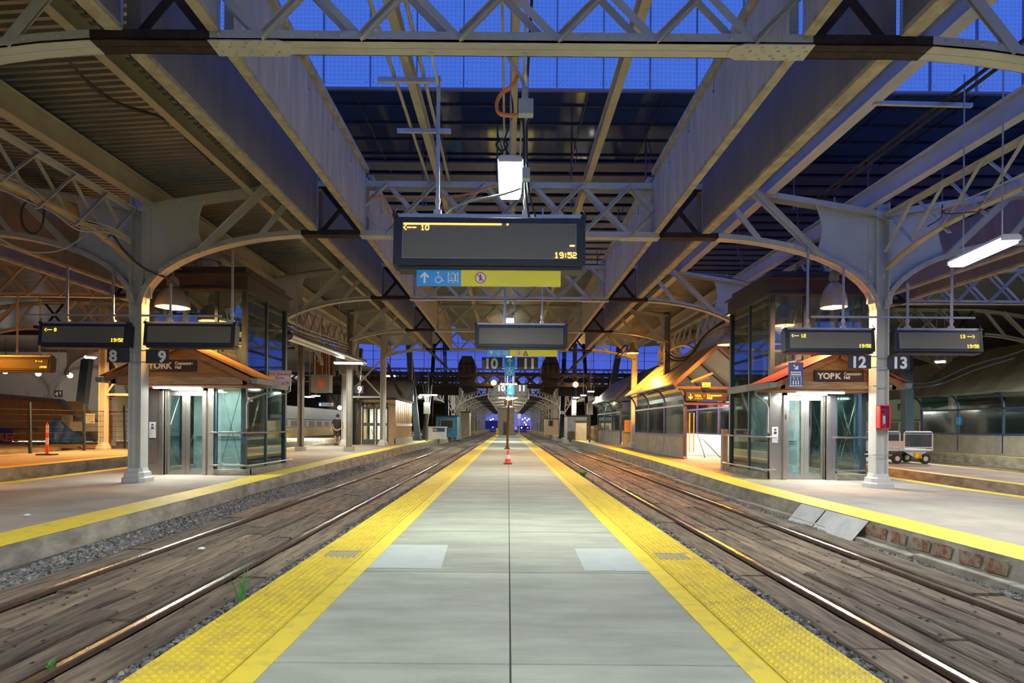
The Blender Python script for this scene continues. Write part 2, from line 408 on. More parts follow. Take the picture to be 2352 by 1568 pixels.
# rough footing blocks under the right curb
for sg, E, nm in ((1, ER, 'right'),):
    b = MB(); y = -1.0
    while y < 45:
        L = random.uniform(1.0, 1.9); e = interp(E, y) - .10
        for k in range(1):
            x1 = e + .02; x0 = e - random.uniform(.10, .17); zt = -.13 + random.uniform(-.02, .02)
            b.box(min(sg*x0, sg*x1), max(sg*x0, sg*x1), y, y+L-.02, -.4, zt)
        y += L
    struct('curb_footing_trim', b, curbm, {1: PR, -1: PL}[sg], bevel=.015)

# tracks
def track(cx, y0, y1, label, detail=True, group='station tracks'):
    t = thing('railway_track', label, 'track', (cx, 0, 0), group=group)
    for s in (-1, 1):
        b = MB(); x = s * .755
        prof = [(x-.036,-.235),(x-.036,-.200),(x-.026,-.190),(x+.026,-.190),(x+.036,-.200),(x+.036,-.235),(x+.009,-.245),(x+.009,-.34),(x-.009,-.34),(x-.009,-.245)]
        b.prism(prof, 'y', y0, y1); b.build('rail', railm, t)
    b = MB()
    rows = [(-1.20,-.86)] + [(-.63+.252*k, -.63+.252*k+.232) for k in range(5)] + [(.86, 1.20)]
    for (xa, xb) in rows:
        y = y0 - random.uniform(0, 2)
        while y < y1:
            L = random.uniform(2.2, 4.2) if y < 50 else 6; dz = random.uniform(-.016, .010); dz2 = dz + random.uniform(-.012, .012)
            ja, jb = random.uniform(-.006, .006), random.uniform(-.006, .006)
            ye = y + L - random.uniform(.012, .05)
            n = 6 if y < 22 and detail else 1
            base = len(b.v)
            for i in range(n+1):
                f = i/n; yy = y + (ye-y)*f; zt = (-.205 if abs(xa+xb) < 1.6 else -.190) + dz + (dz2-dz)*f + (random.uniform(-.004, .004) if n > 1 else 0)
                e1 = random.uniform(-.012, .004) if n > 1 else 0; e2 = random.uniform(-.004, .012) if n > 1 else 0
                b.v += [(xa+ja-e1, yy, -.36), (xb+jb-e2, yy, -.36), (xb+jb-e2, yy, zt-.016), (xb+jb-.018-e2, yy, zt), (xa+ja+.018-e1, yy, zt), (xa+ja-e1, yy, zt-.016)]
            for i in range(n):
                for k in range(6): k2 = (k+1) % 6; b.f.append((base+i*6+k, base+i*6+k2, base+(i+1)*6+k2, base+(i+1)*6+k))
            b.f.append(tuple(base+k for k in range(6))); b.f.append(tuple(base+n*6+k for k in range(5, -1, -1)))
            y += L
    h = MB()
    if detail:      # bolt heads
        for k in range(420):
            xa, xb = random.choice(rows); x = random.choice((xa+.05, xb-.05)); y = random.uniform(1.5, 22)
            h.add([(x-.012, y-.018, -.188), (x+.012, y-.018, -.188), (x+.012, y+.018, -.188), (x-.012, y+.018, -.188), (x, y, -.180)], [(0,1,4),(1,2,4),(2,3,4),(3,0,4)])
    join('timber_decking', [(b, timber), (h, rust)], t)
    return t
track(-3.79, 0.2, 150, 'timber-decked track between the centre platform and the left platform')
track(3.79, 0.2, 150, 'timber-decked track between the centre platform and the right platform')
track(-12.8, 4, 110, 'dim track beyond the left lift platform', False)
track(11.75, 4, 110, 'dim track beyond the right lift platform', False)
track(17.6, 4, 110, 'track behind the luggage cart', False)
track(20.6, 4, 110, 'track in front of the long curved shelter', False)

# crushed stone
def stones(regions, n, name):
    b = MB()
    for _ in range(n):
        x0, x1, ya, yb, zf, sz = random.choice(regions)
        u = random.random(); y = ya * (yb/ya) ** u; x = random.uniform(x0(y), x1(y)); r = random.uniform(.5, 1.25) * sz
        z = zf(x, y)
        ax = Matrix.Rotation(random.uniform(0, 6.28), 3, 'Z') @ Matrix.Rotation(random.uniform(0, 3), 3, 'X')
        vs = [ax @ Vector((sx*r*random.uniform(.7,1.1), sy*r*random.uniform(.5,.9), q*r*random.uniform(.45,.8))) + Vector((x, y, z)) for sx, sy, q in ((-1,-1,-1),(1,-1,-1),(1,1,-1),(-1,1,-1),(-.7,-.7,1),(.7,-.8,1),(.7,.6,1),(-.6,.7,1))]
        b.add(vs, [(3,2,1,0),(4,5,6,7),(0,1,5,4),(1,2,6,5),(2,3,7,6),(3,0,4,7)])
    o = b.build(name, stonem); return o
G = []
for sg in (-1, 1):
    E = ER if sg > 0 else EL
    f0 = (lambda s: (lambda y: s*2.16, lambda y: s*2.62))(sg)
    G += [(f0[0], f0[1], 2.0, 40, lambda x, y: -.235, .022)] * 5
    f1 = (lambda s, EE: (lambda y: s*5.0, lambda y: s*(interp(EE, y)-.18)))(sg, E)
    G += [(f1[0], f1[1], 4.5, 45, lambda x, y: -.235 + .11*min(1, (abs(x)-4.95)/.42) + .012*math.sin(x*9+y*3), .021)] * 6
o = stones(G, 21000, 'ballast_stones'); tag(o, 'loose grey crushed stone along the tracks', 'gravel', kind='stuff')
b = MB()
for sg, E in ((1, ER), (-1, EL)):
    for a, c in zip(YS, YS[1:]):
        b.add([(sg*5.3,a,-.15),(sg*(interp(E,a)+.1),a,-.14),(sg*(interp(E,c)+.1),c,-.14),(sg*5.3,c,-.15)], [(0,1,2,3)])
        b.add([(sg*2.13,a,-.24),(sg*2.66,a,-.26),(sg*2.66,c,-.26),(sg*2.13,c,-.24)], [(0,1,2,3)])
        b.add([(sg*4.9,a,-.26),(sg*5.3,a,-.15),(sg*5.3,c,-.15),(sg*4.9,c,-.26)], [(0,1,2,3)])
struct('ballast_shoulder_floor', b, dirt)

# ================================================================ shed roof structure
SP = 7.2               # bent spacing
BW = 8.5               # half a bay
ZB = 5.77              # underside of the flat chord
def arch_pts(n=12):
    pts = []
    for i in range(n+1):
        t = i/n*PI/2; pts.append((4.3 + 4.05*math.cos(t), 4.17 + 1.6*math.sin(t)))
    return pts
def top_z(x):
    a = abs(x); return 7.0 if a < 4.4 else 7.0 - .60*((a-4.4)/4.1)**1.25
def bot_z(x):
    a = abs(x)
    if a <= 4.3: return 5.77
    return 4.17 + 1.6*math.sqrt(max(0, 1-((a-4.3)/4.05)**2))
A = arch_pts()
fullbot = A + [(x, ZB) for x in (3.4,)] 
def roof_truss(label, xm=8.36, detail=True):
    t = thing('roof_truss', label, 'roof truss', group='riveted roof trusses')
    T = .012
    AA = [p for p in A if p[0] < xm+.02]
    if xm < 8: AA = [(xm+.1, bot_z(xm+.1))] + AA
    def up(path): return path if path[-1][0] > path[0][0] else path[::-1]
    def chord(path, name, m, rv=()):
        b = MB(); path = up(path); b.strip(path, -.14, .14, 0, .022); b.strip(path, -.14, -.128, .0, .115); b.strip(path, .128, .14, .0, .115)
        for p in rv: b.dome(p, (0,-1,0), .025)
        b.strip(path, -.006, .006, -.004, .001)
        return b.build(name, m, t)
    for s in (-1, 1):
        rv = []; x = 4.9
        while x < min(8.2, xm-.1): rv.append((s*x, -.14, bot_z(x)+.07)); x += .2
        if xm > 8:
            for th in range(3, 56, 4): rv.append((s*(4.3+4.12*math.cos(R(th))), -.14, 4.17+1.68*math.sin(R(th))))
        chord([(s*p[0], p[1]) for p in AA if p[0] > 4.75] + [(s*4.75, bot_z(4.75))], 'bottom_chord', steel, rv)
        o = chord([(s*4.75, bot_z(4.75)), (s*4.4, ZB), (s*3.4, ZB)], 'corroded_chord', rust); o['label'] = 'rust-brown corroded length of chord'
    chord([(3.4, ZB), (-3.4, ZB)], 'bottom_chord', steel, [(-3.3+.275*k, -.14, ZB+.065) for k in range(25)])
    xe_ = xm+.14; nx_ = 35
    xs = [-xe_ + 2*xe_*i/(nx_-1) for i in range(nx_)]
    b = MB(); tp = [(x, top_z(x)) for x in xs]
    b.strip(tp, -.14, .14, -.02, 0); b.strip(tp, -.14, -.128, -.13, 0); b.strip(tp, .128, .14, -.13, 0)
    x = -xm+.2
    while x < xm-.2: b.dome((x, -.14, top_z(x)-.07), (0,-1,0), .021); x += .215
    b.build('top_chord', steel, t)
    # splice plates with rivets under the chord
    for s in (-1, 1):
        pl = MB(); b = pl
        x0, x1 = (2.62, 3.42); pl.prism([(s*x0,-.15),(s*x1,-.15),(s*x1,.15),(s*x0,.15),(s*(x0-.12),.08),(s*(x0-.12),-.08)], 'z', ZB-.014, ZB)
        for i in range(5):
            for y in (-.10, -.03, .06, .12): b.dome((s*(x0+.06+i*.16+(.05 if y in (-.03,.12) else 0)), y, ZB-.014), (0,0,-1), .022)
        pl.build('splice_plate', steel, t)
    # lattice in the middle: channels one way, flats the other
    nodes = [-2.8+1.11*k for k in range(6)]
    zb, zt = ZB+.04, 6.95
    for x in [nodes[0]-1.11] + nodes:
        xa, za, xb, zb2 = x, zb, x+1.11, zt
        if xa < -3.3: za += (-3.3-xa)*(zt-zb)/1.11; xa = -3.3
        if xb > 3.3: zb2 -= (xb-3.3)*(zt-zb)/1.11; xb = 3.3
        if xb - xa > .15:
            c = MB(); c.bar((xa,-.15,za), (xb,-.15,zb2), .012, .10, (0,0,1)); c.bar((xa,-.175,za+.045), (xb,-.175,zb2+.045), .06, .012)
            c.bar((xa,-.175,za-.045), (xb,-.175,zb2-.045), .06, .012) ; c.build('diagonal_channel', steel, t)
        xa, za, xb, zb2 = x+1.11, zb, x, zt
        if xa > 3.3: za += (xa-3.3)*(zt-zb)/1.11; xa = 3.3
        if xb < -3.3: zb2 -= (-3.3-xb)*(zt-zb)/1.11; xb = -3.3
        if xa - xb > .15:
            c = MB(); c.bar((xa,.12,za), (xb,.12,zb2), .012, .085, (0,0,1)); c.bar((xa,-.11,za), (xb,-.11,zb2), .012, .085, (0,0,1)); c.build('diagonal_bar', steel, t)
    for s in (-1, 1):
        # sooty X between the smoke boards
        c = MB(); c.bar((s*3.45,0,5.85), (s*4.35,0,6.95), .02, .10); c.bar((s*4.35,.03,5.85), (s*3.45,.03,6.95), .02, .10); c.box(min(s*3.35,s*4.45), max(s*3.35,s*4.45), -.05, .05, 6.88, 7.0)
        c.build('corroded_brace', rust, t)
        # haunch lattice
        c = MB(); c.bar((s*4.7,-.10,top_z(4.7)-.05), (s*5.7,-.10,bot_z(5.7)+.05), .012, .11); c.bar((s*5.5,-.10,top_z(5.5)-.06), (s*7.0,-.10,bot_z(7.0)+.03), .012, .11)
        c.build('diagonal_bar', steel, t)
        c = MB(); c.bar((s*7.1,-.15,bot_z(7.1)+.03), (s*5.62,-.15,top_z(5.62)-.06), .014, .13); c.bar((s*5.7,-.15,bot_z(5.7)+.03), (s*4.72,-.15,top_z(4.7)-.05), .014, .12)
        c.bar((s*7.1,-.17,bot_z(7.1)+.09), (s*5.62,-.17,top_z(5.62)), .05, .012); c.build('diagonal_channel', steel, t)
        # solid plate against the column
        xin = 7.0 if xm > 8 else xm - .33
        xs2 = [xm - (xm-xin)*i/10 for i in range(11)]
        poly = [(x, bot_z(min(x, 8.34))+.02) for x in xs2]
        xe = poly[-1][0]; z0_, z1_ = bot_z(xe)+.02, top_z(xe)-.02
        ev = [(xe + .16*math.sin(PI*k/8), z0_ + (z1_-z0_)*k/8) for k in range(1, 8)]
        poly = poly + ev + [(xe, z1_), (xm, top_z(xm)-.02)]
        c = MB(); c.prism([(s*x, z) for x, z in poly], 'y', -.02, .02)
        zl = bot_z(min(xm, 8.34))+.13
        for z in [zl+.11*k for k in range(int((6.4-zl)/.11))]: c.dome((s*(xm-.09), -.035, z), (0,-1,0), .022)
        c.box(min(s*(xm-.14),s*xm), max(s*(xm-.14),s*xm), -.035, .035, zl-.1, 6.35)
        if xm > 8: c.box(s*7.66-.008, s*7.66+.008, -.024, .024, bot_z(7.66)+.1, top_z(7.66)-.1)
        c.build('web_plate', steel2, t)
    return t
names_row = ['nearest', 'second', 'third', 'fourth', 'fifth']
proto = roof_truss('nearest riveted truss across the top of the view over the centre platform')
proto2 = roof_truss('x', 7.16)
for k in range(1, 6):
    for xc, side in ((0, 'over the centre platform'), (-17, 'over the tracks at far left'), (17, 'over the tracks at far right')):
        lab = '%s grey riveted truss from the front, %s' % (names_row[k-1], side)
        if k == 1 and xc == 0: proto.location = (0, SP, 0); proto['label'] = lab
        elif k == 4 and xc == 0: proto2.location = (0, SP*4, 0); proto2['label'] = lab
        elif k == 5 and xc == 0: dup(proto2, (0, SP*5, 0), lab)
        else: dup(proto, (xc, SP*k, 0), lab)

def column(label, loc, h=6.5, plain=False):
    t = thing('platform_column', label, 'column', loc, group='grey riveted steel columns')
    w, d = (.12, .12) if plain else (.145, .15)
    b = MB(); b.box(-w,-w+.025,-d,d,.2,h); b.box(w-.025,w,-d,d,.2,h); b.box(-w,w,-.012,.012,.2,h)
    for s in (-1, 1):
        for z in [4.25+.1*k for k in range(int((h-4.3)/.1))]: b.dome((s*(w-.012), -d, z), (0,-1,0), .02)
        for z in [4.25+.1*k for k in range(int((h-4.3)/.1))]: b.dome((s*(w-.055), -.012, z), (0,-1,0), .02)
    b.build('shaft', mat('tan_post_paint', (.24,.21,.17), .6, var=.1) if plain else steel2, t)
    if plain: MB().box(-.2,.2,-.2,.2,0,.2).build('base_plate', concp, t); return t
    b = MB()
    for z0, z1, r0, r1 in ((0,.10,.27,.27),(.10,.13,.27,.235),(.13,.22,.235,.225),(.22,.25,.225,.19),(.25,.33,.19,.17)):
        v = []
        for r, z in ((r0, z0), (r1, z1)):
            c = r*.35; v += [(-r+c,-r,z),(r-c,-r,z),(r,-r+c,z),(r,r-c,z),(r-c,r,z),(-r+c,r,z),(-r,r-c,z),(-r,-r+c,z)]
        b.add(v, [tuple(range(8)), tuple(range(15,7,-1))] + [(i,(i+1)%8,(i+1)%8+8,i+8) for i in range(8)])
    b.build('cast_base', steel2, t)
    return t
c0 = column('grey riveted column under the 8 and 9 signs, left platform', (-8.5, 14.4, pz(14.4)))
dup(c0, (8.5, 14.4, pz(14.4)), 'grey riveted column carrying the 12 and 13 signs, right platform')
for x, k, lab in ((-8.5, 1, 'column nearest the camera on the left platform'), (8.5, 1, 'column nearest the camera on the right platform'),
                  (-8.5, 3, 'column hidden beyond the left lift'), (8.5, 3, 'column beyond the right lift'),
                  (-7.3, 4, 'column with the hanging cables right of the person'), (-9.54, 4, 'tan column left of the person'),
                  (-7.2, 5, 'slim riveted column in front of the tan kiosk doors'), (-9.4, 5, 'slim column just right of the person, with the cross brace'),
                  (7.26, 4, 'column rising through the roof edge of the golden stair shelter'), (7.2, 5, 'brown column left of the golden stair shelter'),
                  (-25.5, 3, 'column far left behind the hoarding'), (-25.5, 4, 'column far left by the white wall'), (25.5, 3, 'column at far right above the long shelter'), (25.5, 5, 'far right column beyond the long shelter'),
                  (-18.6, 4, 'left column of the braced pair behind the fence'), (-17.0, 4, 'right column of the braced pair behind the fence')):
    if k == 4 and x in (-7.3, -9.54, 7.26): column(lab, (x, SP*k, pz(SP*k)), plain=True)
    else: dup(c0, (x, SP*k, pz(SP*k)), lab)

# cross brace frames between paired columns
def xbrace(x0, x1, y, z0, z1, label, m=steel2):
    t = thing('cross_brace', label, 'brace', (0,0,0))
    b = MB(); b.bar((x0,y,z0),(x1,y,z1),.02,.09); b.bar((x0,y+.03,z1),(x1,y+.03,z0),.02,.09); b.box((x0+x1)/2-.13,(x0+x1)/2+.13,y-.03,y,(z0+z1)/2-.13,(z0+z1)/2+.13); b.build('diagonal', m, t)
    b = MB(); b.bar((x0,y,z0-.1),(x1,y,z0-.1),.08,.11); b.build('strut', m, t)
xbrace(-9.25, -7.35, 36, 3.15, 5.15, 'white painted X brace above the 9 sign by the kiosk')
xbrace(-18.45, -17.15, 28.8, 2.85, 4.6, 'tan X brace between the paired columns behind the fence')

# smoke boards above the tracks
def smoke_board(x, y0, y1, inner, label):
    t = thing('smoke_board', label, 'smoke duct board', (x, y0, 0), group='hanging smoke duct boards')
    w = .055 if inner else .085; L = y1 - y0
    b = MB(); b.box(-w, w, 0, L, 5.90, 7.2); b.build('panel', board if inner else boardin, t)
    b = MB(); b.box(-w-.008, w+.008, 0, L, 5.84, 5.905); b.build('bottom_edge', edge, t)
    b = MB(); b.box(-w-.012, w+.012, L-.03, L+.02, 5.86, 7.1); b.build('end_plate', galv, t)
    if inner:
        b = MB(); s = 1 if x < 0 else -1
        b.box(-.05 + s*.08, .05 + s*.08, 0, L, 7.15, 7.27)
        b.build('cap_rail', edge, t)
        for k in range(1, 5): MB().box(s*.05, s*.068, L*k/5-.012, L*k/5+.012, 6.86, 7.16).box(s*.05, s*.09, L*k/5-.012, L*k/5+.03, 6.86, 6.88).build('clip', galv, t)
    return t
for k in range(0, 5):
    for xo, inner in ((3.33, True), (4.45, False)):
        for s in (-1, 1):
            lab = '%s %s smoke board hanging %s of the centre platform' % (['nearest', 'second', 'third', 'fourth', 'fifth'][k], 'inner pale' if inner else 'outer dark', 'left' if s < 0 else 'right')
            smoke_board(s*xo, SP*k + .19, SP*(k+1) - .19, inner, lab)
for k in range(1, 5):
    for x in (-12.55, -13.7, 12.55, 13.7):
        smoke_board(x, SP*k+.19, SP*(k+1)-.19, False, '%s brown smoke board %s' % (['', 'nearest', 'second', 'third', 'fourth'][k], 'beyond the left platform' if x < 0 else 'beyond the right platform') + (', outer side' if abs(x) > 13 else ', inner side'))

# longitudinal beams: one per line
def long_beam(x, z, y0, y1, w, h, m, label, name='roof_beam'):
    o = MB().ibeam((0, y0, 0), (0, y1, 0), w, h).build(name, m, loc=(x, 0, z)); tag(o, label, 'beam', 'beams running along the roof')
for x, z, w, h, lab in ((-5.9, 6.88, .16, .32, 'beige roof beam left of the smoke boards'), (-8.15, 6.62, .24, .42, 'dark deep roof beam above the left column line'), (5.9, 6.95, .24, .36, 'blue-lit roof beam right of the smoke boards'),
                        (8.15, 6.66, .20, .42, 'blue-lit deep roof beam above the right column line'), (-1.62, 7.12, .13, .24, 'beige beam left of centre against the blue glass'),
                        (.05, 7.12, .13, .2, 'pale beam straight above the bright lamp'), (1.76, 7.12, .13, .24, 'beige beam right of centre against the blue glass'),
                        (-11, 6.72, .16, .3, 'brown beam beyond the left column line'), (10.9, 6.72, .16, .3, 'sky-tinted beam beyond the right column line'), (15.4, 6.9, .16, .3, 'sky-tinted beam at far right'), (-15.4, 6.9, .16, .3, 'orange-lit beam at far left')):
    long_beam(x, z, -.5 if abs(x) < 9 else 4, 43, w, h, beam if x < 3 else beam_skylit, lab)
# lattice girders along the column lines
for s in (-1, 1):
    t = thing('lattice_girder', 'lattice girder along the %s column line' % ('left' if s < 0 else 'right'), 'girder', (s*8.55, 0, 0), group='girders along the column lines')
    b = MB(); b.box(-.07,.07,0,36,6.30,6.34); b.box(-.012,.012,0,36,6.22,6.34); b.build('top_chord', steel, t)
    for k in range(5):
        y0, y1 = SP*k+.2, SP*(k+1)-.2
        zc = [(y0 + (y1-y0)*i/12, 5.50 - .42*abs(i/6-1)**3) for i in range(13)]
        b = MB()
        for (ya, za), (yb, zb_) in zip(zc, zc[1:]): b.bar((0, ya, za), (0, yb, zb_), .14, .05)
        b.build('bottom_chord', beam, t)
        b = MB(); n = 7; st = (y1-y0)/n
        for i in range(n):
            b.bar((.04, y0+i*st, 5.3), (.04, y0+(i+1)*st, 6.3), .02, .08, (1,0,0)); b.bar((-.05, y0+(i+1)*st, 5.45), (-.05, y0+i*st, 6.3), .012, .07, (1,0,0))
        b.build('lattice_bars', steel, t)

# corrugated decks
def deck(x0, x1, y0, y1, z0, z1, name, pitch=.17, h=.055, m=deckm):
    b = MB(); y = y0; prof = []
    while y < y1:
        prof += [(y, 0), (y+pitch*.38, 0), (y+pitch*.5, h), (y+pitch*.88, h)]; y += pitch
    for yy, dz in prof: b.v.append((x0, yy, z0+dz)); b.v.append((x1, yy, z1+dz))
    for i in range(len(prof)-1): q = 2*i; b.f.append((q, q+1, q+3, q+2))
    o = b.build(name, m); o['kind'] = 'structure'; return o
deck(-4.55, -8.25, -3, 43, 7.10, 6.86, 'ceiling_deck_left')
deck(-8.98, -12.4, -1, 43, 6.92, 7.12, 'ceiling_deck_outer_left')
deck(-13.8, -30, 4, 83, 7.12, 7.0, 'ceiling_deck_far_left')
deck(-3.2, 3.2, 22.8, 43, 7.28, 7.28, 'ceiling_deck_centre')
deck(4.55, 8.3, 22.6, 43, 7.14, 6.9, 'ceiling_deck_right')
deck(8.98, 12.4, 22.6, 43, 6.95, 7.12, 'ceiling_deck_outer_right')
deck(13.8, 36, 21.6, 83, 7.12, 7.0, 'ceiling_deck_far_right')

# enclosing walls of the train hall at the far sides
wm = mat('soot_brown_wall', (0.085, 0.06, 0.045), .85, var=.25, scale=.6)
for nm, q in (('wall_right', (36, 36.4, 8, 150, -.4, 8)), ('wall_left', (-63, -62.6, 2, 150, -.4, 8)), ('wall_far_right', (24.2, 36, 120, 120.4, -.4, 8)), ('wall_back_left', (-62, -24.2, 100, 100.4, -.4, 8)), ('wall_side_right', (24.0, 24.3, 84, 160, -.4, 7)), ('wall_side_left', (-24.3, -24.0, 84, 160, -.4, 7)), ('wall_end_right', (8, 24, 160, 160.3, -.4, 7)), ('wall_end_left', (-24, -8, 160, 160.3, -.4, 7))):
    tag(MB().box(*q).build(nm, wm), kind='structure')
tag(MB().box(-62, -30, 8, 100, 7.05, 7.15).build('ceiling_outer_left', wm), kind='structure')

# the station behind the viewer, seen only in reflections and from the side
bk = mat('rear_hall_panelling', (.16,.12,.085), .8, var=.25, scale=.5)
for nm, q in (('wall_back', (-40, 36, -32.4, -32, -.4, 8)), ('ceiling_rear_left', (-40, -4.6, -32, -3, 7.1, 7.2)), ('wall_rear_left', (-40.3, -40, -32, 8, -.4, 8))):
    tag(MB().box(*q).build(nm, bk), kind='structure')
tag(MB().box(-2.14, 2.14, -32, -3.35, -.34, -.003).build('rear_platform_floor', conc), kind='structure')
for s in (-1, 1): tag(MB().box(min(s*5.4, s*11.2), max(s*5.4, s*11.2), -32, -3.02, -.34, .1).build('rear_side_platform_floor', conc2), kind='structure')
for x, lab in ((-5.9, 'dark service beam running on toward the vault at left'), (5.9, 'dark service beam running on toward the vault at right'), (.05, 'dark service beam running on toward the vault at centre')):
    tag(MB().box(-.05,.05,43,83,-.1,.1).build('service_beam', blacksteel, loc=(x,0,6.98)), lab, 'beam', 'service beams toward the vault')

tag(MB().box(-1.0,1.0,-.04,.04,-.2,-.1).build('strut_channel', blacksteel, loc=(.05,58,6.98)), 'dark cross bar carrying the distant pair of centre lamps', 'strut')

b = MB(); y = 0.5
while y < 36: b.box(-8.44, -8.30, y, y+.08, 6.83, 6.86); y += .14
b.box(-8.46,-8.43,.5,36,6.82,6.87)
for k in range(24): b.box(-8.98, -8.44, .8+1.5*k, 1.15+1.5*k, 6.9, 6.92)
tag(b.build('trim_2', mat('perforated_trim_paint', (.35,.36,.42), .5)), kind='structure')

rs = MB()
for k in range(9):
    y = 6.6 + .42*k + random.uniform(-.1,.1)
    if y < 9.1: rs.add([(5.268,y,.06),(5.268,y+.36,.055),(5.262,y+.34,-.10),(5.262,y+.03,-.09)], [(0,1,2,3)])
tag(rs.build('trim_3', mat('rust_streaks', (.16,.06,.03), .9, col2=(.25,.20,.15), scale=9, thr=(.4,.6))), kind='structure')
# ================================================================ displays
FONT5 = {'0':['01110','10001','10001','10001','10001','10001','01110'],'1':['00100','01100','00100','00100','00100','00100','01110'],
'2':['01110','10001','00001','01110','10000','10000','11111'],'3':['11110','00001','00001','01110','00001','00001','11110'],
'5':['11111','10000','11110','00001','00001','10001','01110'],'7':['11111','00001','00010','00100','01000','01000','01000'],
'8':['01110','10001','10001','01110','10001','10001','01110'],'9':['01110','10001','10001','01111','00001','00001','01110'],
':':['000','010','010','000','010','010','000'],'-':['00000','00000','00000','11111','00000','00000','00000'],
'<':['0001','0010','0100','1000','0100','0010','0001'],'>':['1000','0100','0010','0001','0010','0100','1000'],' ':['000']*7}
def dots(b, s, x, z, h, y=-.004):
    """dot matrix lettering from the upper left corner x,z"""
    p = h/7; cx = x
    for ch in s:
        g = FONT5[ch]
        for r, row in enumerate(g):
            c0 = 0
            while c0 < len(row):
                if row[c0] == '1':
                    c1 = c0
                    while c1 < len(row) and row[c1] == '1': c1 += 1
                    b.box(cx+c0*p+.05*p, cx+c1*p-.05*p, y, y+.003, z-(r+1)*p, z-r*p+.02*p); c0 = c1
                else: c0 += 1
        cx += (len(g[0])+.8)*p
    return cx
def display(label, X, Y, ztop, w, h, tilt, rods, lit, led, group='hanging departure displays', rodm=galv, tray=True, depth=.24):
    t = thing('departure_display', label, 'departure display', (X, Y, ztop), group=group)
    tm = Matrix.Rotation(R(-tilt), 4, 'X')
    def P(o): o.matrix_local = tm; return o
    b = MB(); b.box(-w/2, w/2, .0, depth, -h, 0); P(b.build('casing', black, t, bevel=.008))
    fr = .055*w/2*2*.95
    b = MB(); b.box(-w/2+fr, w/2-fr, -.006, .002, -h+fr*.75, -fr*.75); P(b.build('screen', screen, t))
    b = MB(); f = .012
    x0, x1, z0, z1 = -w/2+fr, w/2-fr, -h+fr*.75, -fr*.75
    b.box(x0-f, x1+f, -.012, -.001, z1, z1+f); b.box(x0-f, x1+f, -.012, -.001, z0-f, z0); b.box(x0-f, x0, -.012, -.001, z0, z1); b.box(x1, x1+f, -.012, -.001, z0, z1)
    P(b.build('bezel', greyp, t))
    b = MB(); b.box(-w/2+.04, w/2-.04, .02, .10, .005, .05); b.box(-w/2+.1, w/2-.1, .03, .07, .05, .055); P(b.build('mounting_rail', galv, t))
    for s in (-1, 1):
        b = MB(); b.box(s*(w/2-.02)-.035, s*(w/2-.02)+.035, -.01, .13, .0, .045); b.bar((s*w/2, .02, .05), (s*w/2-.03*s, .02, .12), .02, .01); P(b.build('corner_bracket', black, t))
    if tray:
        b = MB(); b.box(-w/2+.06, w/2-.04, .03, depth, -h-.04, -h-.002); P(b.build('tray', black, t))
    for rx, zt in rods:
        b = MB(); rz = zt - ztop; b.box(rx-.022, rx+.022, .04, .075, .04, rz); b.box(rx-.045, rx+.045, .02, .11, .045, .10); b.box(rx-.03, rx+.03, .03, .09, .18, .24)
        b.build('hanger_rod', rodm, t)
    if lit:
        b = MB(); lit(b, x0, x1, z0, z1); o = P(b.build('lit_text', led, t)); o['label'] = 'glowing dot-matrix text'
    return t
yb = 7.62
def sx(px, py, Y): return at(px, py, Y).x
def szz(px, py, Y): return at(px, py, Y).z
def lit_main(b, x0, x1, z0, z1):
    b.box(x0, x0+1.19, -.012, -.007, z1-.008, z1+.012); b.box(x0+1.25, x0+1.275, -.012, -.007, z1-.008, z1+.012)
    x = dots(b, '<', x0, z1-.012, .066, -.012); b.box(x, x+.05, -.012, -.007, z1-.05, z1-.04); b.box(x+.06, x+.11, -.012, -.007, z1-.05, z1-.04)
    dots(b, '10', x0+.21, z1-.012, .066, -.012); dots(b, '19:52', x1-.255, z0+.075, .072, -.012); b.box(x1-.07, x1-.01, -.012, -.007, z0+.15, z0+.166)
D = display('large departure display over the centre platform with an amber bar and 10', sx(1124.5, 500, yb), yb, szz(1124, 499, yb), 2.33, .60, 5, [(-.64, 5.72), (.44, 5.72), (.60, 5.0)][:2], lit_main, amber)
b = MB()
for rx in (-.64, .44):
    b.bar((rx-.04, -.30, 1.79), (rx, .05, 1.62), .03, .02); b.box(rx-.07, rx-.01, -.36, -.28, 1.78, 1.93)
    b.build('rod_clamp', galv, D); b = MB()
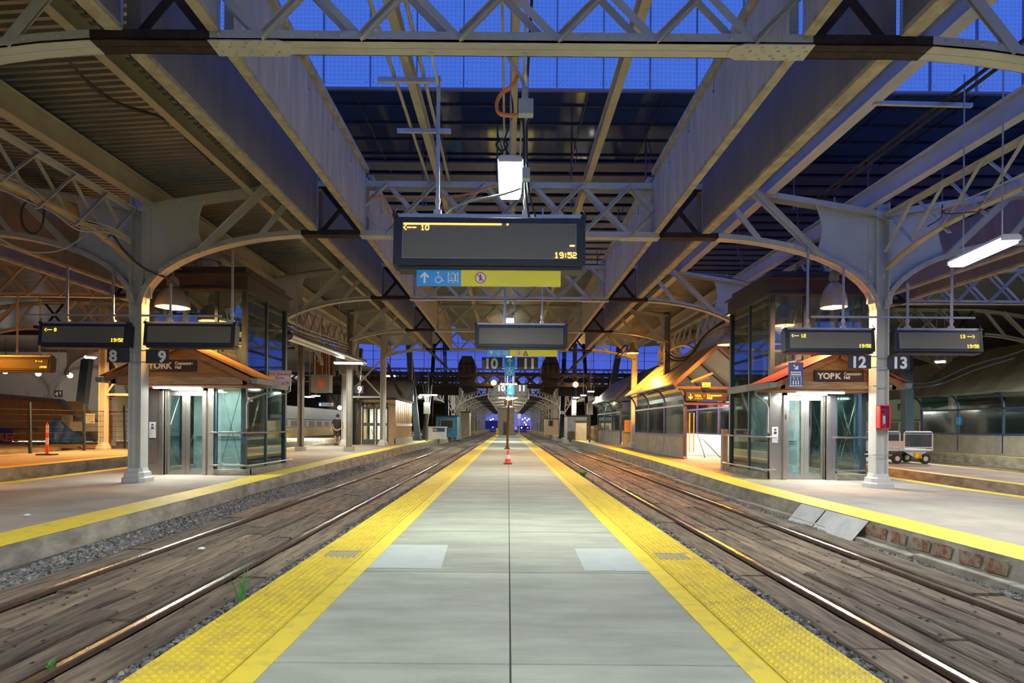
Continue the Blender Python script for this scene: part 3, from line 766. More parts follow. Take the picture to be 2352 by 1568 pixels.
def mkwayfinding(label, Y, pxl, pxr, pxm, pyt, pyb, extra, group='blue and yellow wayfinding signs'):
    L, Rr, M_ = sx(pxl, pyt, Y), sx(pxr, pyt, Y), sx(pxm, pyt, Y); zt, zb = szz((pxl+pxr)/2, pyt, Y), szz((pxl+pxr)/2, pyb, Y); h = zt-zb
    t = thing('wayfinding_sign', label, 'sign', (L, Y, zb), group=group)
    b = MB(); b.box(0, M_-L, 0, .05, 0, h); b.build('blue_panel', signblue, t)
    b = MB(); b.box(M_-L, Rr-L, 0, .05, 0, h); b.build('yellow_panel', signyel, t)
    b = MB(); bw = M_-L
    arrow(b, bw*.18, h*.5, h*.72, 0); wheelchair(b, bw*.50, h*.5, h*.74); lifticon(b, bw*.82, h*.5, h*.72)
    b.build('pictograms', whitep, t)
    nosym(t, bw + (Rr-M_)*.195, h*.5, h*.36)
    if extra:
        b = MB(); cx = bw+(Rr-M_)*.33; q = h*.34
        for a, c in (((-q,-q),(q,-q)),((q,-q),(0,q)),((0,q),(-q,-q))): b.bar((cx+a[0],-.004,h/2+a[1]),(cx+c[0],-.004,h/2+c[1]),.006,.016)
        b.bar((cx-.01,-.004,h/2-q*.7),(cx,-.004,h/2+q*.3),.005,.012); b.bar((cx+.02,-.004,h/2-q*.7),(cx,-.004,h/2+q*.3),.005,.012); b.build('warning_triangle', blackp, t)
    b = MB(); b.box(.25, .28, .02, .035, h, h+.035); b.box(Rr-L-.3, Rr-L-.27, .02, .035, h, h+.035); b.build('hanger', galv, t)
    return t
def arrow(b, cx, cz, s, ang=0, y=-.004):
    pts = [(-.09,-.5),(.09,-.5),(.09,.16),(.30,-.06),(.42,.07),(0,.5),(-.42,.07),(-.30,-.06),(-.09,.16)]
    c, q = math.cos(ang), math.sin(ang)
    b.prism([(cx+(x*c-z*q)*s, cz+(x*q+z*c)*s) for x, z in pts], 'y', y, y+.003)
def ring(b, cx, cz, r, w, a0=0, a1=360, y=-.004, n=24):
    o = [(cx+r*math.cos(R(a0+(a1-a0)*i/n)), cz+r*math.sin(R(a0+(a1-a0)*i/n))) for i in range(n+1)]
    i_ = [(cx+(r-w)*math.cos(R(a0+(a1-a0)*i/n)), cz+(r-w)*math.sin(R(a0+(a1-a0)*i/n))) for i in range(n+1)]
    for k in range(n): b.prism([o[k], o[k+1], i_[k+1], i_[k]], 'y', y, y+.003)
def stroke(b, pts, w, cx, cz, s, y=-.004):
    for p, q in zip(pts, pts[1:]): b.bar((cx+p[0]*s, y, cz+p[1]*s), (cx+q[0]*s, y, cz+q[1]*s), .004, w*s, (0,0,1) if abs(p[0]-q[0]) > 1e-6 else (1,0,0))
def wheelchair(b, cx, cz, s, y=-.004):
    ring(b, cx-.06*s, cz+.42*s, .09*s, .09*s, y=y, n=12)
    stroke(b, [(-.06,.32),(-.04,-.02),(.22,-.04),(.34,-.32),(.44,-.27)], .085, cx, cz, s, y); stroke(b, [(-.05,.16),(.16,.16)], .07, cx, cz, s, y)
    ring(b, cx-.05*s, cz-.20*s, .29*s, .075*s, 95, 350, y=y)
def lifticon(b, cx, cz, s):
    for k in (-1, 1): stroke(b, [(k*.42,-.5),(k*.42,.5)], .08, cx, cz, s)
    for z in (-.28, .30): stroke(b, [(-.42,z),(.42,z)], .06, cx, cz, s)
    wheelchair(b, cx-.15*s, cz-.02*s, s*.42); stroke(b, [(.2,-.26),(.2,.2)], .13, cx, cz, s); ring(b, cx+.2*s, cz+.22*s, .06*s, .06*s, n=10)
    for k in (-1, 1): stroke(b, [(-.1,k*.38),(0,k*.5),(.1,k*.38)], .05, cx, cz, s)
def nosym(t, cx, cz, r):
    b = MB(); ring(b, cx, cz, r, r, n=20, y=-.003); b.build('white_disc', whitep, t)
    b = MB(); ring(b, cx, cz+r*.5, r*.13, r*.13, y=-.0055, n=10); stroke(b, [(0,.35),(0,-.1),(-.2,-.55)], .16, cx, cz, r, -.0055); stroke(b, [(0,-.1),(.22,-.55)], .14, cx, cz, r, -.0055); stroke(b, [(-.22,-.05),(0,.3),(.25,.0)], .1, cx, cz, r, -.0055); b.build('walking_figure', blackp, t)
    b = MB(); ring(b, cx, cz, r, r*.16, y=-.008); stroke(b, [(-.62,.62),(.62,-.62)], .15, cx, cz, r, -.008); b.build('prohibition_ring', mat('sign_red', (.70,.03,.12), .4, var=.03), t)
mkwayfinding('blue and yellow sign right under the large display, with a red no-walking ring', yb, 957, 1288, 1059, 620, 656, False)
ys = 15.6
D2 = display('blank display over the centre platform, the smaller one behind', sx(1197, 745, ys), ys, szz(1197, 746, ys), 2.3, .56, 3, [(-.42, 6.9), (.52, 6.9), (-.36, 6.9)][:2], None, amber)
mkwayfinding('small blue and yellow sign with a warning triangle, under the blank display', ys+.05, 1119, 1280, 1171, 803, 818, True)
yd = 14.15
def lit_side(s1, s2, right=False):
    def f(b, x0, x1, z0, z1):
        w = x1-x0; hh = (z1-z0)*.26
        if right: dots(b, s1, x1-.36-.05, z1-.03, hh*.85, -.012); 
        else: dots(b, s1, x0+.03, z1-.03, hh*.85, -.012)
        dots(b, s2, x1-.27, z0+hh*.95, hh*.85, -.012)
    return f
rodg = galv
zA = szz(190, 742, yd)
display('display left of the 8/9 column showing platform 8', sx(193, 742, yd), yd, szz(193, 743, yd), 2.02, .50, 6, [(-.42, 5.0), (.62, 5.1)], lit_side('<-- 8', '19:52'), yellowled)
display('blank dark display right of the 8/9 column', sx(436, 742, yd), yd, szz(436, 743, yd), 2.06, .50, 6, [(-.47, 4.62), (.93, 5.4)], None, yellowled)
display('display left of the 12/13 column showing platform 12', sx(1906, 755, yd), yd, szz(1906, 757, yd), 2.02, .49, 6, [(-.48, 5.55), (.33, 5.1)], lit_side('<-- 12', '19:52'), yellowled)
display('display right of the 12/13 column showing platform 13', sx(2155, 756, yd), yd, szz(2155, 758, yd), 1.98, .49, 6, [(-.66, 4.75), (.34, 5.25)], lit_side('13 -->', '19:52', True), yellowled)
display('brown-framed display cut by the left edge of the view, showing 7', sx(40, 818, 21), 21, szz(40, 819, 21), 2.3, .47, 4, [(-.05, 5.8), (.7, 5.8)], lit_side('7 -->', '19:52', True), yellowled, rodm=beam)
for s, x in ((-1, -8.5), (1, 8.5)):
    b = MB(); z = szz(1167+s*848, 728 if s < 0 else 732, yd)
    b.box(-2.35 if s < 0 else -1.78, 2.1 if s < 0 else 1.85, -.02, .02, -.02, .02)
    o = b.build('support_bar', galv, loc=(x, yd+.06-.27, z)); tag(o, 'thin steel bar tying the display rods to the %s column' % ('8/9' if s < 0 else '12/13'), 'bar', 'bars tying the display rods')

# platform number signs
def number_sign(txt, pxl, pyt, pxr, pyb, Y, label, side, sz=None, m=charc, arm=None):
    L, Rr = sx(pxl, pyt, Y), sx(pxr, pyt, Y); zt, zb = szz(pxl, pyt, Y), szz(pxl, pyb, Y); h = zt-zb; w = Rr-L
    t = thing('platform_number_sign', label, 'sign', (L, Y, zb), group='platform number signs')
    b = MB(); b.box(0, w, 0, .02, 0, h); b.build('panel', m, t)
    ts = h*.82/.72*1.0
    x = w*.10 if side < 0 else w*.90
    text(txt, ts, whitep, t, (x, -.004, h*.5-ts*.355), name='number', bold=.012*h/.3, align='LEFT' if side < 0 else 'RIGHT')
    if arm:
        b = MB(); a0 = w if arm > 0 else 0
        for z in (.03, h-.03): b.box(min(a0, a0+arm*.17), max(a0, a0+arm*.17), .0, .02, z-.012, z+.012)
        b.build('bracket', galv, t)
    return t
number_sign('8', 246, 801, 297, 832, 14.22, 'dark sign with a white 8 left of the column', -1, arm=1)
number_sign('9', 335, 802, 387, 834, 14.22, 'dark sign with a large white 9 in front of the left gable', 1, arm=-1)
number_sign('12', 1949, 815, 2001, 846, 14.22, 'dark sign with a white 12 by the right column', -1, arm=1)
number_sign('13', 2039, 816, 2090, 848, 14.22, 'dark sign with a white 13 by the right column', 1, arm=-1)
number_sign('10', 1107, 820, 1154, 848, 16.6, 'larger dark sign with a white 10 left of the blue arrow panel', -1, arm=1)
number_sign('11', 1188, 820, 1236, 848, 16.6, 'larger dark sign with a white 11 right of the blue arrow panel', 1, arm=-1)
number_sign('10', 1134, 883, 1163, 899, 30.5, 'smaller distant sign with a white 10', 1, arm=1)
number_sign('11', 1180, 883, 1211, 899, 30.5, 'smaller distant sign with a white 11', 1, arm=-1)
number_sign('9', 805, 885, 834, 903, 29.5, 'dark sign with a small white 9 under the cross brace', 1)
number_sign('9', 1038, 941, 1048, 949, 60, 'tiny distant sign with a 9 beside the blue kiosk', 1)
number_sign('12', 1287, 943, 1296, 951, 60, 'tiny distant sign with a 12 right of the vault', 1)
def arrow_panel(pxl, pyt, pxr, pyb, Y, label):
    L, Rr = sx(pxl, pyt, Y), sx(pxr, pyt, Y); zt, zb = szz(pxl, pyt, Y), szz(pxl, pyb, Y); h = zt-zb; w = Rr-L
    t = thing('accessible_route_sign', label, 'sign', (L, Y, zb), group='vertical blue arrow signs')
    b = MB(); b.box(0, w, -.01, .02, 0, h); b.build('panel', signblue, t)
    b = MB(); arrow(b, w/2, h*.76, h*.38, y=-.014); wheelchair(b, w/2, h*.25, h*.38, y=-.014); b.build('pictograms', whitep, t)
    b = MB()
    for x in (0.02, w-.02): b.box(x-.015, x+.015, .022, .05, -.5, h+ (5.7-zt)); 
    b.build('hanger_pole', galv, t)
    return t
arrow_panel(1159, 820, 1183, 863, 16.55, 'tall blue arrow and wheelchair sign between the larger 10 and 11')
arrow_panel(1165, 883, 1179, 907, 30.45, 'small blue arrow and wheelchair sign between the distant 10 and 11')

# ================================================================ lamps
tubem = emit('fluorescent_glow', (0.92, 1.0, 0.96), 14.0)
tubefar = emit('fluorescent_glow_far', (0.9, 1.0, 0.95), 9.0)
def tube_lamp(label, loc, rz=0, L=1.2, w=.28, power=90, chain=1.0, color=COOL, m=None, tilt=0, spread=True, rope=True):
    t = thing('fluorescent_lamp', label, 'lamp', loc, rz, group='white fluorescent lamps')
    t.rotation_euler = (0, tilt, rz)
    b = MB(); b.prism([(-w/2,.0),(-w*.42,-.075),(w*.42,-.075),(w/2,.0)], 'y', -L/2+.03, L/2-.03); b.build('diffuser', m or tubem, t)
    b = MB(); b.prism([(-w/2-.012,0),(w/2+.012,0),(w*.42,.05),(-w*.42,.05)], 'y', -L/2, L/2)
    for s in (-1, 1): b.box(-w/2, w/2, s*L/2-.02, s*L/2+.02, -.04, .02)
    b.build('housing', greyp if False else white, t)
    b = MB()
    chain = 6.98 - loc[2]
    hx = .35*L if abs(rz) < 1 or loc[1] < 36 else .03
    for s in (-1, 1): b.box(-.008, .008, s*hx-.008, s*hx+.008, .05, chain)
    b.build('hanger', galv, t)
    if power: light('AREA', (0, 0, -.085), power, color, w, size_y=L, parent=t)
    return t
tube_lamp('brightest lamp, seen end-on above the large display', (0.0, 8.28, 4.72), 0, 1.2, .29, 210, 2.2)
tube_lamp('bright slanted lamp at upper right near the 13 sign', (7.0, 9.3, 3.98+.12), R(-8), 1.35, .24, 120, 1.6)
tube_lamp('lamp directly above the blank centre display', (0.0, 19.4, 4.72), 0, 1.2, .29, 150, 2.0)
tube_lamp('distant centre lamp over the 10/11 arrow sign', (0.0, 28.5, 4.7), 0, 1.2, .29, 120, 2.0)
tube_lamp('centre lamp set crosswise above the smaller 10/11 sign', (-.0, 40, 4.15), R(90), 1.1, .26, 150, 2.0)
tube_lamp('left lamp of the pair under the distant arrow sign', (-.55, 58, 4.1), 0, 1.2, .8, 110, 2)
tube_lamp('right lamp of the pair under the distant arrow sign', (.42, 58, 4.1), 0, 1.2, .8, 110, 2)
p = at(801, 832, 27); tube_lamp('crosswise lamp between the posts at left, above the 9 sign', p, R(88), 1.25, .22, 110, 1.6)
p = at(696, 870, 32); 
p = at(984, 906, 46); tube_lamp('crosswise lamp beyond the tan kiosk', p, R(90), 1.3, .3, 160, 1.5)
p = at(745, 900-22, 33); tube_lamp('small lamp above the person', p, 0, 1.0, .45, 110, 1.5)
p = at(896, 862, 41); tube_lamp('lamp above the tan kiosk roof', p, R(90), .7, .3, 120, 1.5)
p = at(711, 910, 44); tube_lamp('small lamp low above the yellow coach, left one', p, R(60), .7, .3, 110, 1.5)
p = at(725, 908, 47); tube_lamp('small lamp low above the yellow coach, right one', p, R(60), .7, .3, 0, 1.5)
p = at(208, 818, 26); tube_lamp('tilted lamp behind the 8 sign', p, R(40), .62, .4, 200, 1.2, color=(1,.60,.2))
p = at(1575, 873, 40); 
p = at(2160, 829, 27); tube_lamp('small lamp above the far right shelter roof', p, R(50), .4, .22, 260, 1.2)
p = at(1357, 898, 50); tube_lamp('lamp above the distant grey cabinet at right', p, R(90), .55, .3, 120, 1.2)
p = at(1340, 907, 55); tube_lamp('small lamp left of the grey cabinet at right', p, R(90), .5, .3, 60, 1.2)
p = at(1323, 912, 60); tube_lamp('tiny lamp right of the vault', p, R(90), .6, .3, 40, 1.2)
# warm dome lamps
def dome_lamp(label, loc, d, power, col, glow, hang=.5, name='dome_lamp', hm=None, h=None):
    t = thing(name, label, 'lamp', loc, group='warm dome pendant lamps'); r = d/2; h = h or d*.62
    prof = [(r*math.cos(R(a)), h*math.sin(R(a))) for a in range(0, 80, 8)] + [(r*.18, h)]
    b = MB(); b.lathe(prof, n=28); b.lathe([(q*.97, z*.98) for q, z in prof[::-1]], n=28); b.build('shade', hm or mat('lamp_shade', (0.42, 0.38, 0.33), .35, metal=.5, var=.05), t, smooth=True)
    b = MB(); b.lathe([(r*.2, h), (r*.34, h+.02), (r*.36, h+.16), (r*.26, h+.24), (r*.1, h+.27), (.0, h+.28)], n=16); b.build('ballast_housing', greyp, t, smooth=True)
    b = MB(); b.lathe([(0, .015), (r*.93, .012), (r*.95, .03), (0, .06)], n=28); b.build('lens', emit('lens_'+glow, {'warm': (1, .50, .20), 'orange': (1, .45, .06)}[glow], 5.0), t)
    hang = 6.95 - loc[2] - h - .27
    b = MB(); b.tube([(0,0,h+.27), (0,0,h+.27+hang)], .012); b.build('stem', galv, t)
    light('SPOT', (0, 0, -.03), power, col, r*.8, parent=t, spot=165)
    light('POINT', (0, 0, -.06), power*.07, col, .05, parent=t)  # added glow, stands in for floor bounce onto the ceiling
    return t
dome_lamp('wide warm dome lamp in front of the left lift', at(397, 706, 15.2), .78, 620, (1,.52,.14), 'warm', 1.0)
dome_lamp('tall warm dome lamp in front of the right lift', at(1915, 706, 14.9), .60, 480, (1,.50,.22), 'warm', .6, h=.62)
dome_lamp('warm dome lamp by the left edge of the right lift', at(1668, 792, 22.4), .62, 1500, (1,.32,.015), 'warm', 1.6)
dome_lamp('orange dome lamp on the far column at right', at(1453, 811, 33), .66, 2200, (1, .38, .03), 'orange', .8, h=.3)
dome_lamp('warm dome lamp high at far left', (-19.5, 18, 4.9), .7, 1300, (1,.30,.01), 'warm', 1)
dome_lamp('warm dome lamp beyond the left edge of the view', (-15.2, 27.5, 5.0), .7, 1300, (1, .30, .01), 'orange', 1)
for x, y, Y, lab in ((1134, 879, 55.4, 'orange globe lamp left of the arrow signs'), (1322, 883, 55.4, 'orange globe lamp right of the arrow signs')):
    t = thing('signal_globe_lamp', lab, 'lamp', at(x, y, Y), group='orange globe lamps')
    b = MB(); b.lathe([(.24*math.cos(R(a)), .24*math.sin(R(a))) for a in range(-90, 91, 15)], n=16); b.build('globe', emit('globe_orange', (1, .55, .08), 14), t, smooth=True)
    b = MB(); b.tube([(0, .1, 0), (0, .4, .2)], .03); b.build('stem', galv, t); light('POINT', (0, -.35, -.1), 60, (1, .5, .1), .2, parent=t)
# ================================================================ glazed lifts with gabled porches
def lift(label, X, Y, pc, ph, roofm, rz=0, tri=1):
    z0 = pz(Y)
    t = thing('glass_lift', label, 'elevator', (X, Y, z0), group='glazed elevator towers')
    W_, Dp = 1.25, 3.0
    zl, zb1, zb2, zt, zf = 0.16, 2.36, 2.50, 4.78, 5.20
    def B(n, m, f, **k):
        b = MB(); f(b); return b.build(n, m, t, **k)
    B('plinth', curbm, lambda b: (b.box(.44, W_+.08, -.06, .2, 0, .16), b.box(W_-.2, W_+.08, .1, Dp+.1, 0, .16), b.box(-W_-.08, -W_+.3, .1, Dp+.1, 0, .16), b.box(-W_, W_, Dp-.1, Dp+.1, 0, .16)), bevel=.01)
    # stainless front with the opening
    d0, d1 = -.84, .20
    st = B('stainless_front', stain, lambda b: (b.box(-W_, d0, -.04, .04, 0, 2.5), b.box(d1, .44, -.04, .04, 0, 2.5), b.box(d0, d1, -.04, .04, 2.17, 2.5)))
    B('door_frame', stain, lambda b: (b.box(d0-.09, d0, -.10, .02, 0, 2.26), b.box(d1, d1+.07, -.10, .02, 0, 2.26), b.box(d0-.09, d1+.07, -.10, .02, 2.17, 2.26), b.box(d0-.2, d1+.12, -.06,-.04, 2.26, 2.29)))
    for k in (0, 1):
        xa = d0 + k*.52; xb = xa + .515
        b = MB(); b.box(xa, xa+.11, .05, .085, 0, 2.17); b.box(xb-.09, xb, .05, .085, 0, 2.17); b.box(xa+.11, xb-.09, .05, .085, 0, .10); b.box(xa+.11, xb-.09, .05, .085, 2.05, 2.17)
        d = b.build('sliding_door', stain, t)
        b = MB(); b.box(xa+.11, xb-.09, .064, .070, .10, 2.05); b.build('door_glass', teal_gl, d)
    b = MB(); b.box(d0-.39+.02, d0-.19-.02, -.055, -.04, .95, 1.36); cpn = b.build('call_panel', mat('panel_steel', (.5,.5,.5), .5, metal=.5), t)
    b = MB(); b.box(d0-.31, d0-.25, -.062, -.055, 1.18, 1.24); b.box(d0-.305, d0-.255, -.062, -.055, 1.27, 1.31); b.build('button', black, cpn)
    B('indicator', black, lambda b: b.box(d0-.05, d0-.02, -.11, -.10, 1.55, 1.68))
    B('inner_car_wall', mat('car_wall', (.50,.56,.55), .4, metal=.3), lambda b: (b.box(d0-.2, d1+.2, 1.9, 1.95, .05, 2.4),))
    B('car_floor', greyp, lambda b: b.box(d0-.2, d1+.2, .15, 1.9, .02, .06))
    B('car_handrail', stain, lambda b: b.bar((d0-.1, 1.85, .95), (d1+.1, 1.85, .95), .03, .03))
    # posts
    for x, y, n in ((.47, .04, 'mullion'), (W_-.06, .06, 'corner_post'), (W_-.06, 1.5, 'mullion'), (W_-.06, Dp-.06, 'corner_post'), (-W_+.06, .06, 'corner_post'), (-W_+.06, 1.5, 'mullion'), (-W_+.06, Dp-.06, 'corner_post')):
        w = .06 if n == 'corner_post' else .035
        B(n, tealst if x == .47 else darksteel, lambda b: (b.box(x-w, x+w, y-w, y+w, .0, 2.4), b.box(x-w, x+w, y-w, y+w, 2.4, zt+.1)))
    for x in (-.35, .47):
        B('mullion', darksteel, lambda b: b.box(x-.04, x+.04, .0, .08, zb2, zt+.1))
    B('mid_band', concp, lambda b: (b.box(-W_-.02, W_+.04, -.02, .12, zb1, zb2+.05), b.box(W_-.1, W_+.04, .1, Dp+.04, zb1, zb2+.05), b.box(-W_-.04, -W_+.1, .1, Dp+.04, zb1, zb2+.05), b.box(-W_, W_, Dp-.05, Dp+.04, zb1, zb2+.05)))
    # glass
    def pane(n, x0, x1, y0, y1, z0_, z1_):
        B(n, clear, lambda b: b.box(x0, x1, y0, y1, z0_, z1_))
    pane('glass_pane', .51, W_-.12, .035, .045, zl, zb1)
    for s in (-1, 1):
        for ya, yb_ in ((.12, 1.46), (1.54, Dp-.12)):
            x = s*(W_-.06); pane('glass_pane', x-.005, x+.005, ya, yb_, zl, zb1); pane('glass_pane', x-.005, x+.005, ya, yb_, zb2+.05, zt)
    for xa, xb in ((-W_+.12, -.39), (-.31, .43), (.51, W_-.12)): pane('glass_pane', xa, xb, .035, .045, zb2+.05, zt)
    pane('glass_pane', -W_+.12, W_-.12, Dp-.065, Dp-.055, zl, zt)
    # pale edging of the panes and tie rods
    def rods(b):
        for z0_, z1_ in ((zl, zb1), (zb2+.05, zt)):
            for (ya, yb_) in ((.16, 1.44), (1.56, Dp-.16)):
                for s in (-1, 1):
                    x = s*(W_-.12); b.tube([(x, ya, z0_), (x, yb_, z1_)], .008, 5); b.tube([(x, yb_, z0_), (x, ya, z1_)], .008, 5)
            b.tube([(.55, .1, z0_), (W_-.14, .1, z1_)], .008, 5); b.tube([(W_-.14, .1, z0_), (.55, .1, z1_)], .008, 5)
        b.tube([(-W_+.2, .1, zb2), (-.4, .1, zt)], .008, 5)
    B('tie_rods', stain, rods)
    B('guide_rails', galv, lambda b: (b.box(.78, .86, .9, .98, .1, zt), b.box(-.95, -.87, 1.2, 1.28, 2.5, zt), b.box(.2, .3, 2.2, 2.3, 2.5, zt), b.box(-.4, .9, 1.0, 1.12, 3.7, 3.85), b.box(-.5, .2, 1.2, 1.8, 3.85, 4.25)))
    # rails outside
    for z in (.26, 1.10):
        b = MB(); b.tube([(.40, -.16, z), (W_+.16, -.16, z), (W_+.16, Dp+.05, z)], .022, 8)
        for x in (.47, W_-.06): b.box(x-.03, x+.03, -.16, 0, z-.03, z+.03)
        for y in (1.5, Dp-.1): b.box(W_, W_+.16, y-.02, y+.02, z-.02, z+.02)
        b.build('guard_rail', stain, t, smooth=True)
        b = MB(); b.tube([(-W_-.16, -.16, z), (-W_-.16, Dp+.05, z)], .022, 8); b.tube([(-W_-.16, -.16, z), (-W_+.1, -.16, z)], .022, 8)
        for y in (.3, 1.5, Dp-.1): b.box(-W_-.16, -W_, y-.02, y+.02, z-.02, z+.02)
        b.build('guard_rail', stain, t, smooth=True)
    # roof
    rf = mat('roof_fascia', (.045,.043,.045), .45, var=.08)
    B('roof', rf, lambda b: (b.box(-W_-.04, W_+.04, -.04, Dp+.04, zt+.02, zt+.40), b.box(-W_-.12, W_+.12, -.14, Dp+.12, zt+.36, zt+.42), b.box(-W_+.05, W_-.05, .06, Dp-.05, zt+.42, zt+.62), b.box(-W_-.09, W_+.09, -.10, Dp+.09, zt-.02, zt+.04)))
    # porch
    yf, ov = -1.42, .12; e0, e1 = pc-ph, pc+ph; zE = 2.28; rise = ph*.46; 
    por = thing('x', None, None); bpy.data.objects.remove(por)
    B('porch_beam', woodbeam, lambda b: (b.box(e0+.1, e1-.1, yf, yf+.10, zE-.02, zE+.15), b.box(e0+.12, e0+.22, yf, -.04, zE-.02, zE+.13), b.box(e1-.22, e1-.12, yf, -.04, zE-.02, zE+.13)))
    B('porch_beam', wood, lambda b: b.box(e0+.2, e1-.2, yf+.1, -.05, zE-.045, zE-.02))
    B('gable_face', wood, lambda b: b.prism([(e0+.15, zE+.15), (e1-.15, zE+.15), (pc, zE+.12+rise-.04)], 'y', yf+.03, yf+.07))
    B('gable_face', wood, lambda b: b.prism([(e0+.15, zE+.15), (e1-.15, zE+.15), (pc, zE+.12+rise-.04)], 'y', -.06, -.045))
    def rakes(b):
        for s in (-1, 1):
            ex = pc+s*ph; b.bar((ex, yf-.03, zE+.06), (pc, yf-.03, zE+.10+rise), .05, .13)
    B('barge_board', wood, rakes)
    def roofs(b):
        n = 26
        for s in (-1, 1):
            prof = []; L_ = ph+.12
            # corrugations run down the slope: wave along y
            ny = 20; base = len(b.v); ya, yb_ = yf-ov, -.05
            for i in range(ny*2+1):
                y = ya + (yb_-ya)*i/(ny*2); dz = .022 if i % 2 else 0
                b.v += [(pc, y, zE+.19+rise+dz), (pc+s*L_, y, zE+.19+rise-rise*L_/ph+dz)]
            for i in range(ny*2): q = base+2*i; b.f.append((q, q+1, q+3, q+2))
    B('porch_roof', roofm, roofs)
    def gut(b):
        for s in (-1, 1):
            ex = pc+s*(ph+.10); b.prism([(ex-.09, zE-.0), (ex+.09, zE-.0), (ex+.10, zE+.14), (ex-.10, zE+.14)], 'y', yf-ov, -.02)
    for s in (-1, 1):
        ex = pc+s*(ph+.10); B('gutter', greyp, lambda b: b.prism([(ex-.06, zE-.0), (ex+.06, zE-.0), (ex+.09, zE+.12), (ex-.09, zE+.12)], 'y', yf-ov, -.02))
    ex = pc+(ph+.08)*tri; B('downpipe', greyp, lambda b: b.tube([(ex, -.45, zE), (ex, -.42, zE-.12), (tri*1.40, -.12, zE-.32), (tri*1.335, -.10, zE-.45), (tri*1.335, -.10, 1.2)], .03, 8), smooth=True)
    # porch lamp
    B('porch_lamp', tubem, lambda b: b.box(-.8, .35, -.62, -.50, zE-.085, zE-.05))
    light('AREA', (-.2, -.62, zE-.10), 60, (1, 1, .92), 1.2, size_y=.25, parent=t)
    light('AREA', (.0, 1.0, 2.3), 34, (0.8, 1, 1), 1.2, size_y=.6, parent=t)
    return t
LL = lift('glazed lift on the left platform with an orange-lit gable', -8.04, 16.2, .27, 1.72, orroof, tri=1)
LR = lift('glazed lift on the right platform with a red porch roof', 8.0, 16.2, -.22, 1.48, redroof, tri=-1)
b = MB(); b.lathe([(.42,5.3),(.40,5.4),(.26,5.42),(.26,5.62),(.36,5.64),(.36,5.72),(.30,5.9),(0,5.9)], (-.2,.9,.1), 20); b.build('roof_vent', galv, LL, smooth=True)
def york(label, pxl, pyt, pxr, pyb, Y):
    L, Rr = sx(pxl, pyt, Y), sx(pxr, pyt, Y); zt, zb = szz(pxl, pyt, Y), szz(pxl, pyb, Y); h = zt-zb; w = Rr-L
    t = thing('concourse_sign', label, 'sign', (L, Y, zb), group='York Concourse Hall signs')
    b = MB(); b.box(0, w, 0, .04, 0, h); b.build('panel', mat('sign_brown', (.035,.022,.022), .4, var=.05), t)
    wh = mat('cream_lettering', (.85,.72,.62), .5, var=.02)
    fit(text('YORK', h*.86, wh, t, (w*.06, -.004, h*.20), bold=.008), w*.49, h*.60); fit(text('Concourse\nHall', h*.40, wh, t, (w*.585, -.004, h*.55), bold=.004), w*.355, h*.66)
    return t
york('York Concourse Hall sign on the left gable, partly behind the 9', 334, 825, 450, 851, 14.72)
york('York Concourse Hall sign on the right gable', 1872, 850, 1985, 874, 14.72)

def flat_sign(name, label, pxl, pyt, pxr, pyb, Y, m, rz=0, cat='sign', ax=0, group=None):
    L, Rr = sx(pxl, pyt, Y), sx(pxr, pyt, Y); zt, zb = szz(pxl, pyt, Y), szz(pxl, pyb, Y)
    t = thing(name, label, cat, (L, Y, zb), rz, group)
    w, h = Rr-L, zt-zb
    b = MB(); b.box(0, w, 0, .02, 0, h); b.build('panel', m, t, bevel=.003)
    return t, w, h
t, w, h = flat_sign('no_standing_sign', 'white and red NO Standing Zone sign beside the left lift', 617, 850, 668, 885, 17.0, white, R(3))
rm = mat('sign_red', (.70,.03,.12), .4)
b = MB(); f = .012
for q in ((.02, w-.02, .02, .02+f), (.02, w-.02, h-.02-f, h-.02), (.02, .02+f, .02, h-.02), (w-.02-f, w-.02, .02, h-.02), (.05, w-.05, h*.34, h*.355)): b.box(q[0], q[1], -.003, 0, q[2], q[3])
b.build('border', rm, t)
text('NO Standing\nZone', h*.27, rm, t, (w/2, -.003, h*.68), align='CENTER', bold=.002, name='upper_lettering'); text('Aucun arrêt', h*.25, rm, t, (w/2, -.003, h*.12), align='CENTER', bold=.002, name='lower_lettering')
b = MB(); b.tube([(w*.95, .03, h*.1), (w*.95, .03, -.14), (w*.7, .05, -.22), (-.12, .3, -.3)], .02); b.build('bracket', galv, t)
t, w, h = flat_sign('elevator_sign', 'navy elevator sign hanging by the right porch roof', 1811, 832, 1844, 888, 14.45, signnavy, R(-6))
b = MB(); b.box(0.01, w-.01, -.002, 0, .01, .02)
arrow(b, w*.5, h*.80, h*.26, R(-135)); 
for q in ((w*.14, w*.86, h*.04, h*.055), (w*.14, w*.86, h*.40, h*.415), (w*.14, w*.17, h*.04, h*.41), (w*.83, w*.86, h*.04, h*.41)): b.box(q[0], q[1], -.003, 0, q[2], q[3])
for k in range(3): ring(b, w*(.33+.17*k), h*.235, w*.045, w*.045, n=8); b.box(w*(.29+.17*k), w*(.37+.17*k), -.004, 0, h*.09, h*.20)
arrow(b, w*.38, h*.33, h*.09); arrow(b, w*.62, h*.33, h*.09, PI)
b.build('pictograms', whitep, t)
text('ELEVATOR', h*.085, whitep, t, (w/2, -.003, h*.56), align='CENTER', bold=.003); text('ASCENSEUR', h*.078, whitep, t, (w/2, -.003, h*.47), align='CENTER', bold=.003)
b = MB(); b.tube([(w/2, .03, h-.02), (w/2, .03, h+.15), (w/2+.3, .1, h+.2)], .012); b.build('hanger', galv, t)

